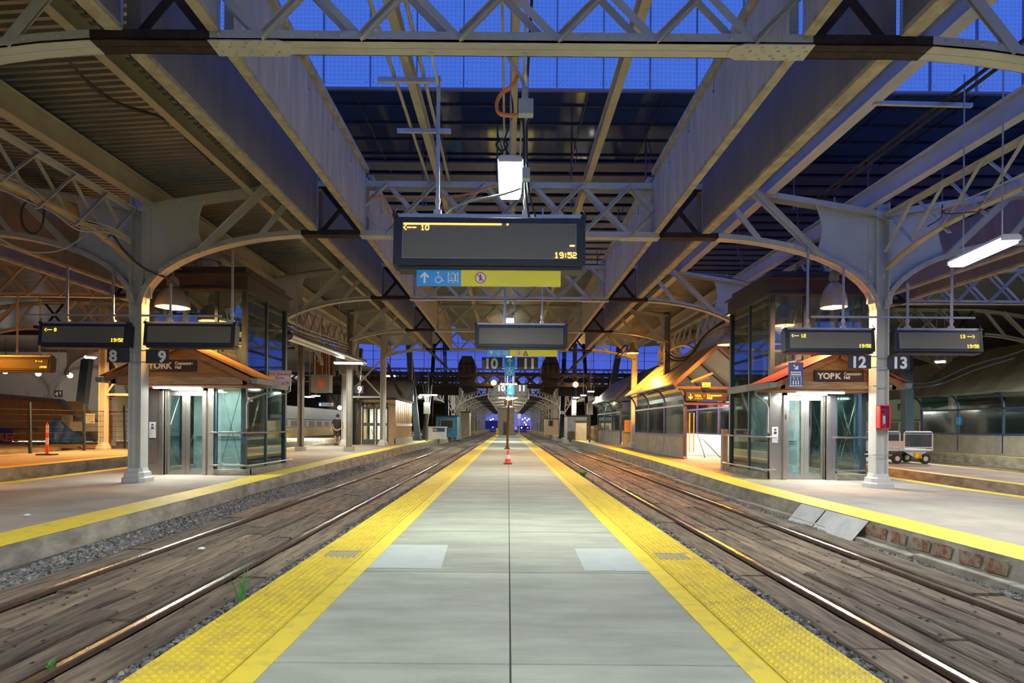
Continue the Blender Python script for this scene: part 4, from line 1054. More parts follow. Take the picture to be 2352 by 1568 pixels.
# fire extinguisher cabinet
t = thing('fire_extinguisher_cabinet', 'red framed fire extinguisher cabinet on the 12/13 column', 'cabinet', at(2025, 985, 14.2))
b = MB(); w, h = .25, .54
b.box(-w/2, w/2, .0, .02, 0, h); b.box(-w/2, w/2, -.14, 0, 0, .03); b.box(-w/2, w/2, -.14, 0, h-.03, h); b.box(-w/2, -w/2+.03, -.14, 0, 0, h); b.box(w/2-.03, w/2, -.14, 0, 0, h); b.build('cabinet_body', redp, t, bevel=.01)
b = MB(); b.box(-w/2+.03, w/2-.03, -.125, -.12, .03, h-.03); b.build('door_glass', glass('cabinet_glass', (.96,.96,.96), .03), t)
b = MB(); b.lathe([(0,.04),(.045,.05),(.045,.30),(.02,.34),(.015,.37),(0,.37)], (-.02,-.06,0), 12); ex = b.build('extinguisher_body', redp, t, smooth=True)
b = MB(); b.box(-.035, .02, -.108, -.104, .12, .30); b.build('label_plate', white, t)
b = MB(); b.bar((-.04,-.06,.38),(.06,-.06,.42),.015,.015); b.tube([(0,-.07,.37),(.05,-.08,.34),(.055,-.08,.2)],.008); b.build('nozzle', black, t)
for z, s in ((.86, 1), (2.42, 1), (-.02, 0)):
    if s:
        for x in (8.5,):
            b = MB(); b.box(-.22, .22, -.17, -.155, -.012, .012); b.box(-.22, .22, .155, .17, -.012, .012); b.tube([(-.19,-.17,0),(-.19,.17,0)],.008); b.tube([(.19,-.17,0),(.19,.17,0)],.008)
            tag(b.build('column_clamp', galv, loc=(x, 14.4, z)), '%s steel clamp round the 12/13 column' % ('lower' if z < 1 else 'upper'), 'clamp', 'clamps on the column')

# ================================================================ stair shelters on the right platform
def shelter(label, X0, X1, Y0, Y1, n, roofm, framem, ridge, open_end=True, tarp=None, name='stair_shelter', out=.5, hs=(0.90, 2.10, 2.85)):
    z = pz((Y0+Y1)/2)
    t = thing(name, label, 'shelter', (X0, Y0, z)); W_ = X1-X0; L = Y1-Y0; zs, zg, ze = hs
    def B(nm, m, f, **k):
        b = MB(); f(b); return b.build(nm, m, t, **k)
    st = L/n
    for s, x in ((0, 0), (1, W_)):
        for i in range(n): B('wall_panel', concp, lambda b: b.box(x-.05, x+.05, i*st+.05, (i+1)*st-.05, .08, zs-.06))
        B('wall_plinth', concp, lambda b: b.box(x-.07, x+.07, 0, L, 0, .08))
        q = -1 if s == 0 else 1
        for i in range(n):
            B('glass_pane', clear2, lambda b: b.box(x-.005, x+.005, i*st+.04, (i+1)*st-.04, zs, zg))
            def cur(b):
                for k in range(6):
                    a0, a1 = PI/2*k/6, PI/2*(k+1)/6
                    p = [(x+q*out*(1-math.cos(a)), zg+.04+(ze-zg-.04)*math.sin(a)) for a in (a0, a1)]
                    b.add([(p[0][0], i*st+.04, p[0][1]), (p[1][0], i*st+.04, p[1][1]), (p[1][0], (i+1)*st-.04, p[1][1]), (p[0][0], (i+1)*st-.04, p[0][1])], [(0,1,2,3)])
            B('curved_glass', clear2, cur)
        for i in range(n+1):
            def rib(b):
                y = min(max(i*st, .05), L-.05); b.box(x-.05, x+.05, y-.045, y+.045, 0, zg+.04)
                for k in range(6):
                    a0, a1 = PI/2*k/6, PI/2*(k+1)/6
                    b.bar((x+q*out*(1-math.cos(a0)), y, zg+.04+(ze-zg-.04)*math.sin(a0)), (x+q*out*(1-math.cos(a1)), y, zg+.04+(ze-zg-.04)*math.sin(a1)), .08, .07)
            B('curved_rib', framem, rib)
        B('sill_rail', framem, lambda b: (b.box(x-.06, x+.06, 0, L, zs-.06, zs+.03), b.box(x-.05, x+.05, 0, L, zg-.03, zg+.04)))
    xm = W_/2
    for s, xe in ((-1, -out-.08), (1, W_+out+.08)):
        def slope(b):
            b.prism([(xe, ze), (xm, ridge), (xm, ridge+.05), (xe-.02*s*-1, ze+.06)], 'y', -.35, L+.2)
            for i in range(n*2+1):
                y = -.3 + (L+.45)*i/(n*2); b.bar((xe, y, ze+.07), (xm, y, ridge+.06), .03, .03)
        B('roof_slope', roofm if s < 0 or not tarp else roofm, slope)
        B('rake_trim', framem, lambda b: b.bar((xe, -.36, ze), (xm, -.36, ridge-.02), .05, .16))
    for i in range(n+1):
        def raf(b):
            y = i*st; b.bar((-out, y, ze-.02), (xm, y, ridge-.10), .06, .08); b.bar((W_+out, y, ze-.02), (xm, y, ridge-.10), .06, .08)
        B('rafter', framem, raf)
    B('end_beam', framem, lambda b: (b.box(-.05, W_+.05, -.06, .06, zg+.0, zg+.12), b.box(-out*.8, W_+out*.8, -.05, .05, ze-.12, ze-.02)))
    B('end_beam', framem, lambda b: (b.box(-.05, W_+.05, L-.06, L+.06, zg+.0, zg+.12), b.box(-.05, W_+.05, L-.06, L+.06, zs-.05, zs+.02)))
    B('end_glass', clear2, lambda b: b.box(.05, W_-.05, L-.01, L, zs, zg))
    B('end_wall', concp, lambda b: b.box(0, W_, L-.04, L+.04, 0, zs-.05))
    if tarp:
        B('tarp', tarp, lambda b: b.prism([(-out*.9, ze-.05), (W_+out*.9, ze-.05), (xm, ridge-.05)], 'y', -.10, -.06))
        B('tarp', tarp, lambda b: (b.box(.02, W_, -.05, -.02, zg+.1, ze-.05),))
        B('end_glass', clear2, lambda b: b.box(.05, W_-.05, 0, .01, zs, zg)); B('end_wall', concp, lambda b: b.box(.1, W_, -.02, .03, 0, zs-.05))
    return t, z
pur = mat('plum_frame', (.085, .05, .12), .4, var=.1)
bfr = mat('navy_frame', (.03, .06, .14), .45, var=.1)
tanroof = mat('gold_metal_roof', (.44, .37, .25), .32, metal=.55, var=.12, scale=1.2)
SH, zS = shelter('golden-lit stair shelter with curved glass sides, left of the right lift', 6.95, 9.35, 24.6, 34.2, 3, tanroof, pur, 4.45)
b = MB(); b.box(.15, 2.3, .9, 9.3, .02, .9); 
wg = mat('white_stair_wall', (.75, .74, .70), .5, var=.05)
b = MB(); b.box(2.18, 2.24, .3, 9.3, 0, .9); b.box(.12, 2.2, 3.2, 3.26, 0, .86); b.box(.10, .16, .3, 9.3, 0, .9); b.build('inner_wall', wg, SH)
b = MB(); b.tube([(.9,.4,.05),(1.35,2.9,.95)],.025); b.tube([(1.5,.4,.05),(1.6,2.9,.7)],.025); b.tube([(1.05,.9,.0),(1.2,2.2,.75)],.015); b.build('stair_handrail', black, SH)
yel = mat('handle_yellow', (.85,.55,.02), .4, var=.05)
for x in (.13, 1.95):
    b = MB(); b.tube([(x,-.1,.28),(x,-.1,1.78),(x+.17,-.1,1.78),(x+.17,-.1,.28),(x,-.1,.28)],.022); b.build('door_handle', yel, SH)
b = MB(); b.tube([(1.1,.8,3.25),(.4,.4,3.05)],.09,10); b.tube([(1.05, -.0, 3.35), (.2, -.0, 3.0)], .05); b.build('ceiling_tube', concp, SH)
light('AREA', (1.2, 1.8, 2.7), 110, (1, .95, .85), 1.2, size_y=2.5, parent=SH); light('AREA', (1.2, 6.5, 2.7), 110, (1, .95, .85), 1.2, size_y=2.5, parent=SH)
SH2, _ = shelter('second shelter with a blue tarp over its end, behind the golden one', 7.1, 9.6, 39.5, 49.5, 3, mat('weathered_metal_roof', (.25,.22,.19), .5, metal=.4, var=.15), bfr, 4.6, tarp=bluetarp)
light('AREA', (1.2, 5, 2.6), 180, (1, .95, .85), 1.2, size_y=4, parent=SH2)
SH3, _ = shelter('long curved-glass shelter with a mossy sloping roof at far right', 23.7, 28.0, 24.0, 36.0, 4, mat('mossy_roof', (.27,.28,.20), .75, var=.2, scale=1.1), bfr, 5.5, name='platform_shelter', hs=(1.0, 2.25, 3.0))
light('AREA', (2, 6, 2.7), 330, (1, .97, .85), 2, size_y=6, parent=SH3)
for yy, z_ in ((2.2, 1.55), (5.6, 1.6)):
    tag(MB().box(-.03,0,-.14,.14,-.2,.2).build('small_notice', signblue, loc=(23.66, 24+yy*1.6, .3+z_)), 'small blue notice on the long shelter glass, %s one' % ('nearer' if yy < 3 else 'farther'), 'notice')
def concourse(label, pxl, pyt, pxr, pyb, Y, m=None):
    t, w, h = flat_sign('concourse_sign', label, pxl, pyt, pxr, pyb, Y, m or mat('sign_dark', (.03,.026,.022), .4, var=.05), group='down-arrow concourse signs')
    tx = mat('warm_lettering', (.9,.78,.5), .5, var=.02)
    b = MB(); arrow(b, w*.11, h*.5, h*.68, PI); b.build('arrow', tx, t)
    yb_ = mat('logo_yellow', (.9,.62,.02), .4, var=.02)
    fit(text('VIA', h*.50, yb_, t, (w*.215, -.004, h*.44), bold=.005, name='logo'), w*.17, h*.34)
    b = MB()
    cx, cz, r = w*.455, h*.6, h*.17
    b.prism([(cx,cz+r),(cx+r*.35,cz+r*.35),(cx+r,cz+r*.2),(cx+r*.5,cz-r*.3),(cx+r*.6,cz-r*.8),(cx,cz-r*.6),(cx-r*.6,cz-r*.8),(cx-r*.5,cz-r*.3),(cx-r,cz+r*.2),(cx-r*.35,cz+r*.35)], 'y', -.004, 0); b.build('leaf_mark', redp, t)
    text('VIA Rail Canada', h*.15, tx, t, (w*.215, -.004, h*.22), name='small_lettering'); fit(text('Concourse\nHall', h*.36, tx, t, (w*.515, -.004, h*.56), bold=.004), w*.37, h*.62)
    return t
concourse('brown down-arrow concourse sign across the golden shelter entrance', 1576, 901, 1669, 920, 24.45)
t, w, h = flat_sign('exit_sign', 'small orange lit EXIT / SORTIE sign above the shelter entrance', 1613, 878, 1632, 889, 24.45, emit('exit_glow', (1, .45, .08), 1.0))
text('EXIT\nSORTIE', h*.42, redp, t, (w/2, -.003, h*.55), align='CENTER', bold=.002)

# tan stair kiosk on the left platform
Kz = pz(38); t = thing('stair_kiosk', 'tan clad stair kiosk with grey double doors on the left platform', 'kiosk', (-9.25, 38, Kz))
tan = mat('tan_cladding', (.50, .36, .20), .5, var=.1, scale=2); tanm = mat('bronze_cladding', (.55, .34, .16), .28, metal=.7, var=.1, scale=2, bump=.5, bscale=7)
KW, KL, KH = 2.4, 6.5, 2.72
b = MB(); b.box(0,.35,-.0,.1,0,KH); b.box(KW-.42,KW,0,.1,0,KH); b.box(.35,KW-.42,0,.1,2.35,KH); b.build('front_wall', tan, t)
b = MB(); b.box(-.05,KW+.1,-.15,KL,KH,KH+.1); b.build('roof', blacksteel, t)
b = MB(); b.prism([(KW,.1),(KW+.0,KH),(KW-.1,KH),(KW-.1,.1)], 'y', .1, KL)
for k in range(1, 8): b.box(KW, KW+.012, .1+k*.8-.01, .1+k*.8+.01, .4, KH)
b.build('side_wall', tanm, t); b = MB(); b.box(KW-.05,KW+.05,0,KL,0,.38); b.build('side_plinth', concp, t)
b = MB(); b.box(0,.1,.1,KL,0,KH); b.box(0,KW,KL-.1,KL,0,KH); b.build('rear_wall', tan, t)
b = MB(); b.box(KW+.01, KW+.03, .1, KL, 1.12, 1.28); b.build('side_strip', white, t)
for k in (0, 1):
    xa = .37+k*.82; b = MB(); b.box(xa,xa+.80,.0,.05,0,.30); b.box(xa,xa+.12,.0,.05,.3,2.32); b.box(xa+.68,xa+.8,.0,.05,.3,2.32); b.box(xa+.12,xa+.68,.0,.05,1.12,1.30); b.box(xa+.12,xa+.68,.0,.05,2.14,2.32)
    d = b.build('door', mat('door_grey', (.16,.16,.16), .5), t)
    b = MB(); b.box(xa+.12,xa+.68,.02,.03,.3,1.12); b.box(xa+.12,xa+.68,.02,.03,1.30,2.14); b.build('door_glass', clear2, d)
    b = MB(); b.tube([(xa+(.76 if k==0 else .04),-.06,.35),(xa+(.76 if k==0 else .04),-.06,1.45)],.018); b.build('door_handle', galv, d)
b = MB(); b.box(.3,2.0,2.5,2.6,0,2.5); b.build('inner_wall', white, t); light('AREA', (1.2, 1.2, 2.3), 130, (1, 1, .92), 1.2, size_y=1, parent=t)
b = MB(); b.tube([(.6,.5,.95),(.85,.5,.9),(1.05,.6,.2)],.02); b.build('stair_handrail', black, t)
concourse('black down-arrow concourse sign above the kiosk doors', 832, 924, 890, 937, 37.9)

# blue plywood kiosk and counters further down
def hut(name, label, x0, x1, y0, y1, h, m, roofm=blacksteel, cat='kiosk', z=None, win=None):
    z = pz(y0) if z is None else z
    t = thing(name, label, cat, (x0, y0, z)); w, l = x1-x0, y1-y0
    b = MB(); b.box(0, w, 0, l, 0, h); b.build('body', m, t); b = MB(); b.box(-.08, w+.08, -.1, l+.05, h, h+.09); b.build('roof', roofm, t)
    if win:
        b = MB(); b.box(win[0]-.12, win[1]+.12, -.05, 0, win[2]-.12, win[3]+.12); b.build('window_frame', greyp, t)
        b = MB(); b.box(win[0], win[1], -.07, -.05, win[2], win[3]); b.build('window_pane', black, t)
    return t
p0 = at(1001, 1000, 60); p1 = at(1050, 1000, 60)
hut('ticket_kiosk', 'blue kiosk with dark windows past the white counter', p0.x, p1.x, 60, 63, 2.0, bluep, win=(.5, 1.6, .9, 1.6))
p0 = at(1058, 1000, 66); hut('ticket_kiosk', 'cream kiosk right of the blue one', p0.x, p0.x+.9, 66, 69, 2.5, mat('cream_panel', (.45,.38,.25), .6))
p0 = at(983, 1000, 52); t = hut('service_counter', 'white counter with a dark concourse notice', p0.x, p0.x+1.45, 52, 52.8, .95, white, white, 'counter')
b = MB(); b.box(.4, 1.4, -.03, 0, .62, .93); o = b.build('notice_panel', signnavy, t); text('VIA', .2, mat('logo_yellow', (.9,.62,.02)), t, (.45, -.04, .70), bold=.01, name='logo')
def ebox(label, pxl, pyt, pxr, pyb, Y):
    L, Rr = sx(pxl, pyt, Y), sx(pxr, pyt, Y); zt, zb = szz(pxl, pyt, Y), szz(pxl, pyb, Y)
    t = thing('electrical_cabinet', label, 'electrical cabinet', (L, Y, zb), group='pole-mounted electrical cabinets'); w, h = Rr-L, zt-zb
    b = MB(); b.box(0, w, 0, .3, 0, h); b.build('cabinet_body', mat('cabinet_grey', (.42,.44,.40), .5, var=.05), t)
    b = MB(); b.box(.03, w-.03, -.015, 0, .03, h-.03); b.build('door', mat('cabinet_grey', (.42,.44,.40)), t)
    b = MB(); b.box(w*.35, w*.65, .05, .2, -(zb-pz(Y)), 0)
    b.build('post', mat('brown_post', (.16,.10,.06), .7), t)
    b = MB()
    for k in range(4): b.tube([(w*(.2+.2*k), .1, h), (w*(.2+.2*k), .1, h+.35), (w*(-.2+.5*k), .1, h+1.3)], .02, 6)
    b.build('conduits', galv, t)
ebox('pale electrical cabinet on a brown post, left side', 973, 924, 987, 950, 46)
ebox('pale electrical cabinet by the picket fence, right side', 1349, 926, 1362, 952, 46)
# traffic cone, post, delineator
c = at(1166.5, 1065, 24); c.z = 0
t = thing('traffic_cone', 'orange traffic cone with a white band on the centre platform', 'cone', c)
b = MB(); b.box(-.17,.17,-.17,.17,0,.03); b.build('base', rubber, t, bevel=.008)
b = MB(); b.lathe([(.13,.03),(.098,.20)], n=20); b.lathe([(.067,.36),(.032,.55),(.03,.555),(0,.555)], n=20); b.build('cone_body', mat('cone_orange', (.85,.09,.02), .45, var=.05), t, smooth=True)
b = MB(); b.lathe([(.099,.20),(.066,.36)], n=20); b.build('reflective_band', white, t, smooth=True)
c = at(1165, 1030, 39.5); c.z = 0
t = thing('brown_pole', 'tall brown pole with a small blank plate in the middle of the centre platform', 'pole', c)
b = MB(); b.tube([(0,0,0),(.06,0,3.0)],.075,10); b.build('shaft', mat('brown_post', (.16,.10,.06), .7), t, smooth=True)
b = MB(); b.box(-.2,.2,-.03,.25,0,.03); b.bar((-.14,0,0),(0,0,.35),.04,.04); b.bar((.14,0,0),(0,0,.35),.04,.04); b.build('base_bracket', rust, t)
b = MB(); b.box(-.22,.40,-.11,-.09,2.75,3.05); b.build('notice_plate', mat('beige_plate', (.45,.36,.28), .6), t)
c = at(108, 1052, 24); c.z = pz(24)
t = thing('delineator_post', 'orange and white delineator post on the orange-lit platform at left', 'post', c)
b = MB(); b.box(-.30,.30,-.2,.2,0,.05); b.build('base', rubber, t, bevel=.01)
b = MB(); b.lathe([(.06,.05),(.055,.40)],n=14); b.lathe([(.052,.66),(.05,.86)],n=14); b.lathe([(.05,1.12),(.05,1.16),(.02,1.2),(.02,1.26),(0,1.26)],n=14); b.build('tube', mat('cone_orange', (.85,.09,.02), .45), t, smooth=True)
b = MB(); b.lathe([(.054,.40),(.052,.66)],n=14); b.lathe([(.05,.86),(.05,1.0)],n=14); b.lathe([(.05,1.02),(.05,1.12)],n=14); b.build('reflective_band', white, t, smooth=True)

b = MB(); b.box(-.06,.10,0,.2,0,1.25); tag(b.build('concrete_post', concp, loc=(sx(1667, 1080, 19.6), 19.7, pz(19.6))), 'squat concrete post beside the left rear corner of the right lift', 'post')
q = at(1441, 992, 39.0); t = thing('orange_notice', 'orange notice on the end of the blue-tarped shelter', 'notice', (q.x-.12, 39.30, q.z)); b = MB(); b.box(0,.42,0,.02,0,.75); b.build('panel', mat('notice_orange', (.75,.36,.12), .6), t)
fit(text('A', .2, blackp, t, (.05,-.004,.48)), .1, .13); fit(text('C', .2, blackp, t, (.05,-.004,.26)), .1, .13)
# ================================================================ glass box above the far tracks
def dotted(name, base, dotc, sc, tr):
    m = bpy.data.materials.new(name); m.use_nodes = True; t = m.node_tree; t.nodes.clear()
    o = t.nodes.new('ShaderNodeOutputMaterial'); mx = t.nodes.new('ShaderNodeMixShader'); trn = t.nodes.new('ShaderNodeBsdfTransparent'); trn.inputs[0].default_value = (*tr, 1)
    p = t.nodes.new('ShaderNodeBsdfPrincipled'); p.inputs['Roughness'].default_value = .25; p.inputs['Base Color'].default_value = (*base, 1)
    g = t.nodes.new('ShaderNodeNewGeometry'); mp = t.nodes.new('ShaderNodeMapping'); mp.inputs['Scale'].default_value = (sc, 0, sc)
    t.links.new(g.outputs['Position'], mp.inputs[0]); v = t.nodes.new('ShaderNodeTexVoronoi'); v.inputs['Scale'].default_value = 1; v.inputs['Randomness'].default_value = 0
    t.links.new(mp.outputs[0], v.inputs['Vector']); r = t.nodes.new('ShaderNodeMapRange'); r.inputs['From Min'].default_value = .26; r.inputs['From Max'].default_value = .34
    r.inputs['To Min'].default_value = .22; r.inputs['To Max'].default_value = .07
    t.links.new(v.outputs['Distance'], r.inputs[0]); t.links.new(r.outputs[0], mx.inputs[0]); t.links.new(trn.outputs[0], mx.inputs[1]); t.links.new(p.outputs[0], mx.inputs[2]); t.links.new(mx.outputs[0], o.inputs[0])
    return m
perf = dotted('perforated_glass', (.35, .48, .75), (.3, .4, .6), 6.0, (1, 1, 1))
sof = mat('dark_soffit_glass', (.06, .11, .26), .07, var=.12, scale=.5, spec=1.0)
louv = mat('soffit_louvre', (.22, .20, .25), .5, var=.08)
mull = mat('mullion_violet', (.28, .28, .36), .45, var=.05)
YF, ZS = 24.3, 14.5
at_ = thing('glass_roof_box', 'huge blue glass roof box hanging high beyond the open roof bays', 'glass roof', (0, YF, ZS))
for k in range(-12, 22):
    x = -.03 + 1.81*k; zc = 0 if abs(k) < 3.6 or (6 < k < 11) else .12
    b = MB(); b.box(x+.02, x+1.79, -.02, 0, .02+zc, 3.7); b.build('fascia_panel', perf, at_)
b = MB()
for k in range(-12, 23): b.box(-.03+1.81*k-.02, -.03+1.81*k+.02, -.03, .10, 0, 3.75)
b.box(-22, 40, -.04, .10, -.06, .03); b.build('fascia_mullions', mull, at_)
b = MB()
for k in range(-12, 13):
    for q in (.12, 1.69): b.dome((-.03+1.81*k+q, -.03, .22), (0,-1,0), .03)
b.build('glazing_bolts', white, at_)
b = MB(); b.box(-22, 40, .1, 6.3, .01, .03); b.box(-22, 40, 6.3, 46, .05, .12); b.build('soffit_glass', sof, at_)
b = MB()
for k in range(1, 26): y = 1.55*k-.35; b.box(-22, 40, y-.02, y+.02, -.06, .01)
for k in range(-6, 7): x = -.03+3.05*k; b.box(x-.02, x+.02, .1, 46, -.05, .01)
b.build('soffit_mullions', mat('mullion_dark', (.05,.06,.10), .4), at_)
b = MB()
for k in range(26): y = 6.6+1.5*k; b.box(-22, 40, y, y+.98, -.10, .0)
b.build('louvres', louv, at_)
for y, z0_, z1_ in ((5.7, -2.6, .9), (13.0, -3.0, .0), (22, -3.2, 0)):
    for k in range(-6, 7): x = -.03+3.55*k - .6; b = MB(); b.box(x-.035, x+.035, y-.03, y+.03, z0_, 0); b.bar((x, y, -1.0), (x+.28, y, -.02), .03, .05); b.bar((x, y, z0_+.6), (x+.2, y, z0_), .03, .05); b.build('hanging_post', mull, at_)
b = MB()
for k in range(-14, 15): b.box(1.9*k-.03, 1.9*k+.03, 46, 46.1, -8, 0)
for k in range(9): b.box(-26, 26, 46, 46.06, -k*.95-.02, -k*.95+.02)
b.build('end_wall_grid', mull, at_)
b = MB(); b.box(-26, 26, 46.02, 46.03, -8, 0); b.build('end_wall_glass', glass('hall_glass', (.80,.86,1), .06, .05), at_)

# ================================================================ dark steel in the gap between the two sheds
def leg(label, pb, Yb, pt, Yt, w, m=darksteel, h=None):
    a = at(*pb, Yb); a.z = pz(Yb); c = at(*pt, Yt); t = MB()
    d = Vector(c)-Vector(a); t.bar((0,0,0), d, w, w*.9, (0,1,0)); t.box(-w*.8, w*.8, -w*.8, w*.8, 0, .06)
    o = t.build('raking_leg', m, loc=a); tag(o, label, 'steel leg', 'raking legs of the glass roof')
leg('dark leg leaning left, right of the tan kiosk', (960, 1010), 48, (934, 745), 48, .42)
leg('dark leg behind the 9 sign, left of the tan kiosk', (810, 1021), 37.4, (826, 800), 37.4, .36)
leg('black leg left of the second shelter', (1384, 1012), 50.5, (1432, 748), 50.5, .46)
leg('dark leg between the pale cabinet and the tan kiosk', (974, 1000), 50, (990, 870), 56, .34)
leg('dark post left of the blue kiosk', (1028, 990), 66, (1018, 700), 76, .42)
leg('dark post right of the vault mouth', (1289, 997), 64, (1300, 700), 76, .46)
leg('grey post right of the vault', (1317, 1001), 58, (1322, 700), 70, .42, greyp)
leg('thin black post leaning in the blue glass at left', (988, 900), 60, (1000, 720), 74, .36, blacksteel)
leg('thin black post leaning in the blue glass at right', (1352, 900), 60, (1338, 720), 74, .36, blacksteel)
leg('dark leaning leg behind the hoarding, far left', (178, 1000), 38.8, (205, 790), 38.8, .5)
leg('upright dark leg behind the white-wrapped post', (248, 1000), 38.8, (252, 800), 38.8, .45)
leg('dark post behind the 13 sign', (2085, 1010), 31, (2082, 800), 31, .42)
def dark_girder(label, X0, X1, Y, z0, z1, n):
    t = thing('lattice_girder', label, 'girder', (0, Y, 0), group='sooty girders between the sheds')
    b = MB(); b.box(X0, X1, -.15, .15, z0, z0+.22); b.build('bottom_chord', blacksteel, t)
    b = MB(); b.box(X0, X1, -.15, .15, z1-.22, z1); b.build('top_chord', blacksteel, t)
    b = MB(); st = (X1-X0)/n
    for i in range(n): b.bar((X0+i*st, -.05, z0), (X0+(i+1)*st, -.05, z1), .06, .14); b.bar((X0+(i+1)*st, .05, z0), (X0+i*st, .05, z1), .06, .14)
    b.build('lattice_bars', blacksteel, t)
dark_girder('nearer sooty girder behind the 10 and 11 signs', -20, 20, 56, 5.0, 6.1, 30)
dark_girder('middle sooty girder behind the smoke duct stubs', -20, 20, 64, 5.3, 6.9, 28)
dark_girder('farthest sooty girder in front of the vaulted shed', -26, 26, 78, 6.4, 8.6, 30)
for s in (-1, 1):
    t = thing('smoke_duct', 'sooty boxed end of an old smoke duct, %s of the arrow signs' % ('left' if s < 0 else 'right'), 'duct', (s*3.85, 57.5, 5.6), group='old smoke duct ends')
    b = MB(); b.prism([(-.85,.2),(-.75,1.6),(-.45,2.25),(.45,2.25),(.75,1.6),(.85,.2),(.6,-.35),(-.6,-.35)], 'y', 0, 3.5); b.build('duct_body', mat('soot_concrete', (.10,.085,.065), .9, var=.3, scale=2), t)
    b = MB()
    for x in (-.5, 0, .5): b.box(x-.03, x+.03, -.05, 0, .1, 1.8)
    b.box(-.8, .8, -.05, 0, .1, .2); b.box(-.75, .75, -.05, 0, 1.5, 1.6); b.build('stiffeners', rust, t)
    b = MB(); b.prism([(-.9*s,-.9),(-.5*s,-.4),(.7*s,-.4),(.2*s,-1.2)], 'y', 1.0, 3.5); b.build('broken_hopper', blacksteel, t)
    b = MB(); b.box(-7+ s*8, 7+s*8, .5, 1.0, -.1, .35); b.box(-8+s*9, 8+s*9, 3.6, 3.8, -1.2, -.2); b.build('cross_beam', blacksteel, t)
# ================================================================ vaulted shed beyond
far_steel = mat('pale_vault_steel', (.42,.42,.40), .6, var=.1)
def vault(label, y):
    t = thing('vaulted_truss', label, 'roof truss', (0, y, 0), group='trusses of the vaulted shed beyond')
    b = MB(); n = 22; R_ = 7.2
    arc = [(-R_ + 2*R_*i/n, 3.0 + 2.75*math.sqrt(max(0, 1-((i/n*2-1))**2))) for i in range(n+1)]
    b.strip(arc, -.12, .12, 0, .12); b.build('arched_rib', far_steel, t)
    b = MB(); b.box(-R_, R_, -.1, .1, 6.75, 6.9); m = 20; st = 2*R_/m
    for i in range(m):
        xa, xb = -R_+i*st, -R_+(i+1)*st
        za, zb_ = 3.0+2.75*math.sqrt(max(0, 1-(xa/R_)**2)), 3.0+2.75*math.sqrt(max(0, 1-(xb/R_)**2))
        b.bar((xa, 0, max(za, 4.4)), (xb, 0, 6.8), .05, .08); b.bar((xb, .05, max(zb_, 4.4)), (xa, .05, 6.8), .05, .08)
    b.build('lattice_bars', far_steel, t)
    for s in (-1, 1): MB().box(s*R_-.14, s*R_+.14, -.14, .14, pz(y), 6.8).build('column', far_steel, t)
    return t
ordn = ['first','second','third','fourth','fifth','sixth','seventh','eighth','ninth','tenth','eleventh','twelfth','thirteenth','fourteenth','fifteenth','sixteenth']
v0 = vault('first truss of the vaulted shed, at its mouth', 83)
for k in range(1, 16): dup(v0, (0, 83+7.3*k, 0), '%s truss of the vaulted shed, counted from its mouth' % ordn[k])
for s in (-1, 1):
    for k in range(4): dup(v0, (s*14.6, 83+7.3*k, 0), '%s truss of the side shed %s of the vault' % (ordn[k], 'left' if s < 0 else 'right'))
vr = mat('vault_ceiling', (.36,.36,.34), .7, var=.12, scale=.6)
b = MB(); b.box(-2.9, 2.9, 83, 200, 7.0, 7.1); b.box(-7.4, -4.8, 83, 200, 6.95, 7.05); b.box(4.8, 7.4, 83, 200, 6.95, 7.05); tag(b.build('ceiling_vault', vr), kind='structure')
b = MB(); b.box(7.4, 24, 83, 160, 6.9, 7.0); b.box(-24, -7.4, 83, 160, 6.9, 7.0); tag(b.build('ceiling_side_sheds', vr), kind='structure')
for s in (-1, 1):
    for k in range(8):
        b = MB()
        for x in (2.95, 4.7): b.box(s*x-.1, s*x+.1, 0, 13.6, 5.3, 7.3)
        for i in range(7): b.box(min(s*2.95,s*4.7), max(s*2.95,s*4.7), i*2, i*2+.3, 5.2, 5.5)
        tag(b.build('smoke_duct_casing', blacksteel, loc=(0, 86+14*k, 0)), '%s length of black smoke duct in the vaulted shed, %s side' % (ordn[k], 'left' if s < 0 else 'right'), 'duct', 'black smoke ducts in the vaulted shed')
for k in range(6):
    tube_lamp('%s small ceiling lamp inside the vaulted shed' % ordn[k], (0.2, 92+17*k, 5.4), R(90), 1.2, .3, 0, 1.0)
    light('POINT', (0.2, 92+17*k, 5.0), 420, (1, .88, .66), .3)
# end of the centre platform
def huts(): pass
hut('platform_hut', 'concrete hut with a brown door closing the centre platform', -1.75, 1.0, 104, 107, 4.3, concp, z=0, win=(.95, 1.75, .05, 2.1))
t = thing('hazard_post', 'small yellow and black striped post at the end of the centre platform', 'post', (-1.7, 96, 0))
b = MB()
for i in range(4): b.box(-.16, .16, -.1, .1, i*.3, i*.3+.15)
b.build('yellow_bands', signyel, t); b = MB()
for i in range(4): b.box(-.16, .16, -.1, .1, i*.3+.15, i*.3+.3)
b.build('black_bands', blackp, t)
t = thing('track_sign_pole', 'white sign on a thin pole at the right end of the centre platform', 'sign', (1.35, 78, 0))
b = MB(); b.tube([(0,0,0),(0,0,2.5)], .06, 8); b.build('pole', galv, t); b = MB(); b.box(-.2, .2, -.08, -.05, 2.4, 3.0); b.build('sign_plate', white, t)
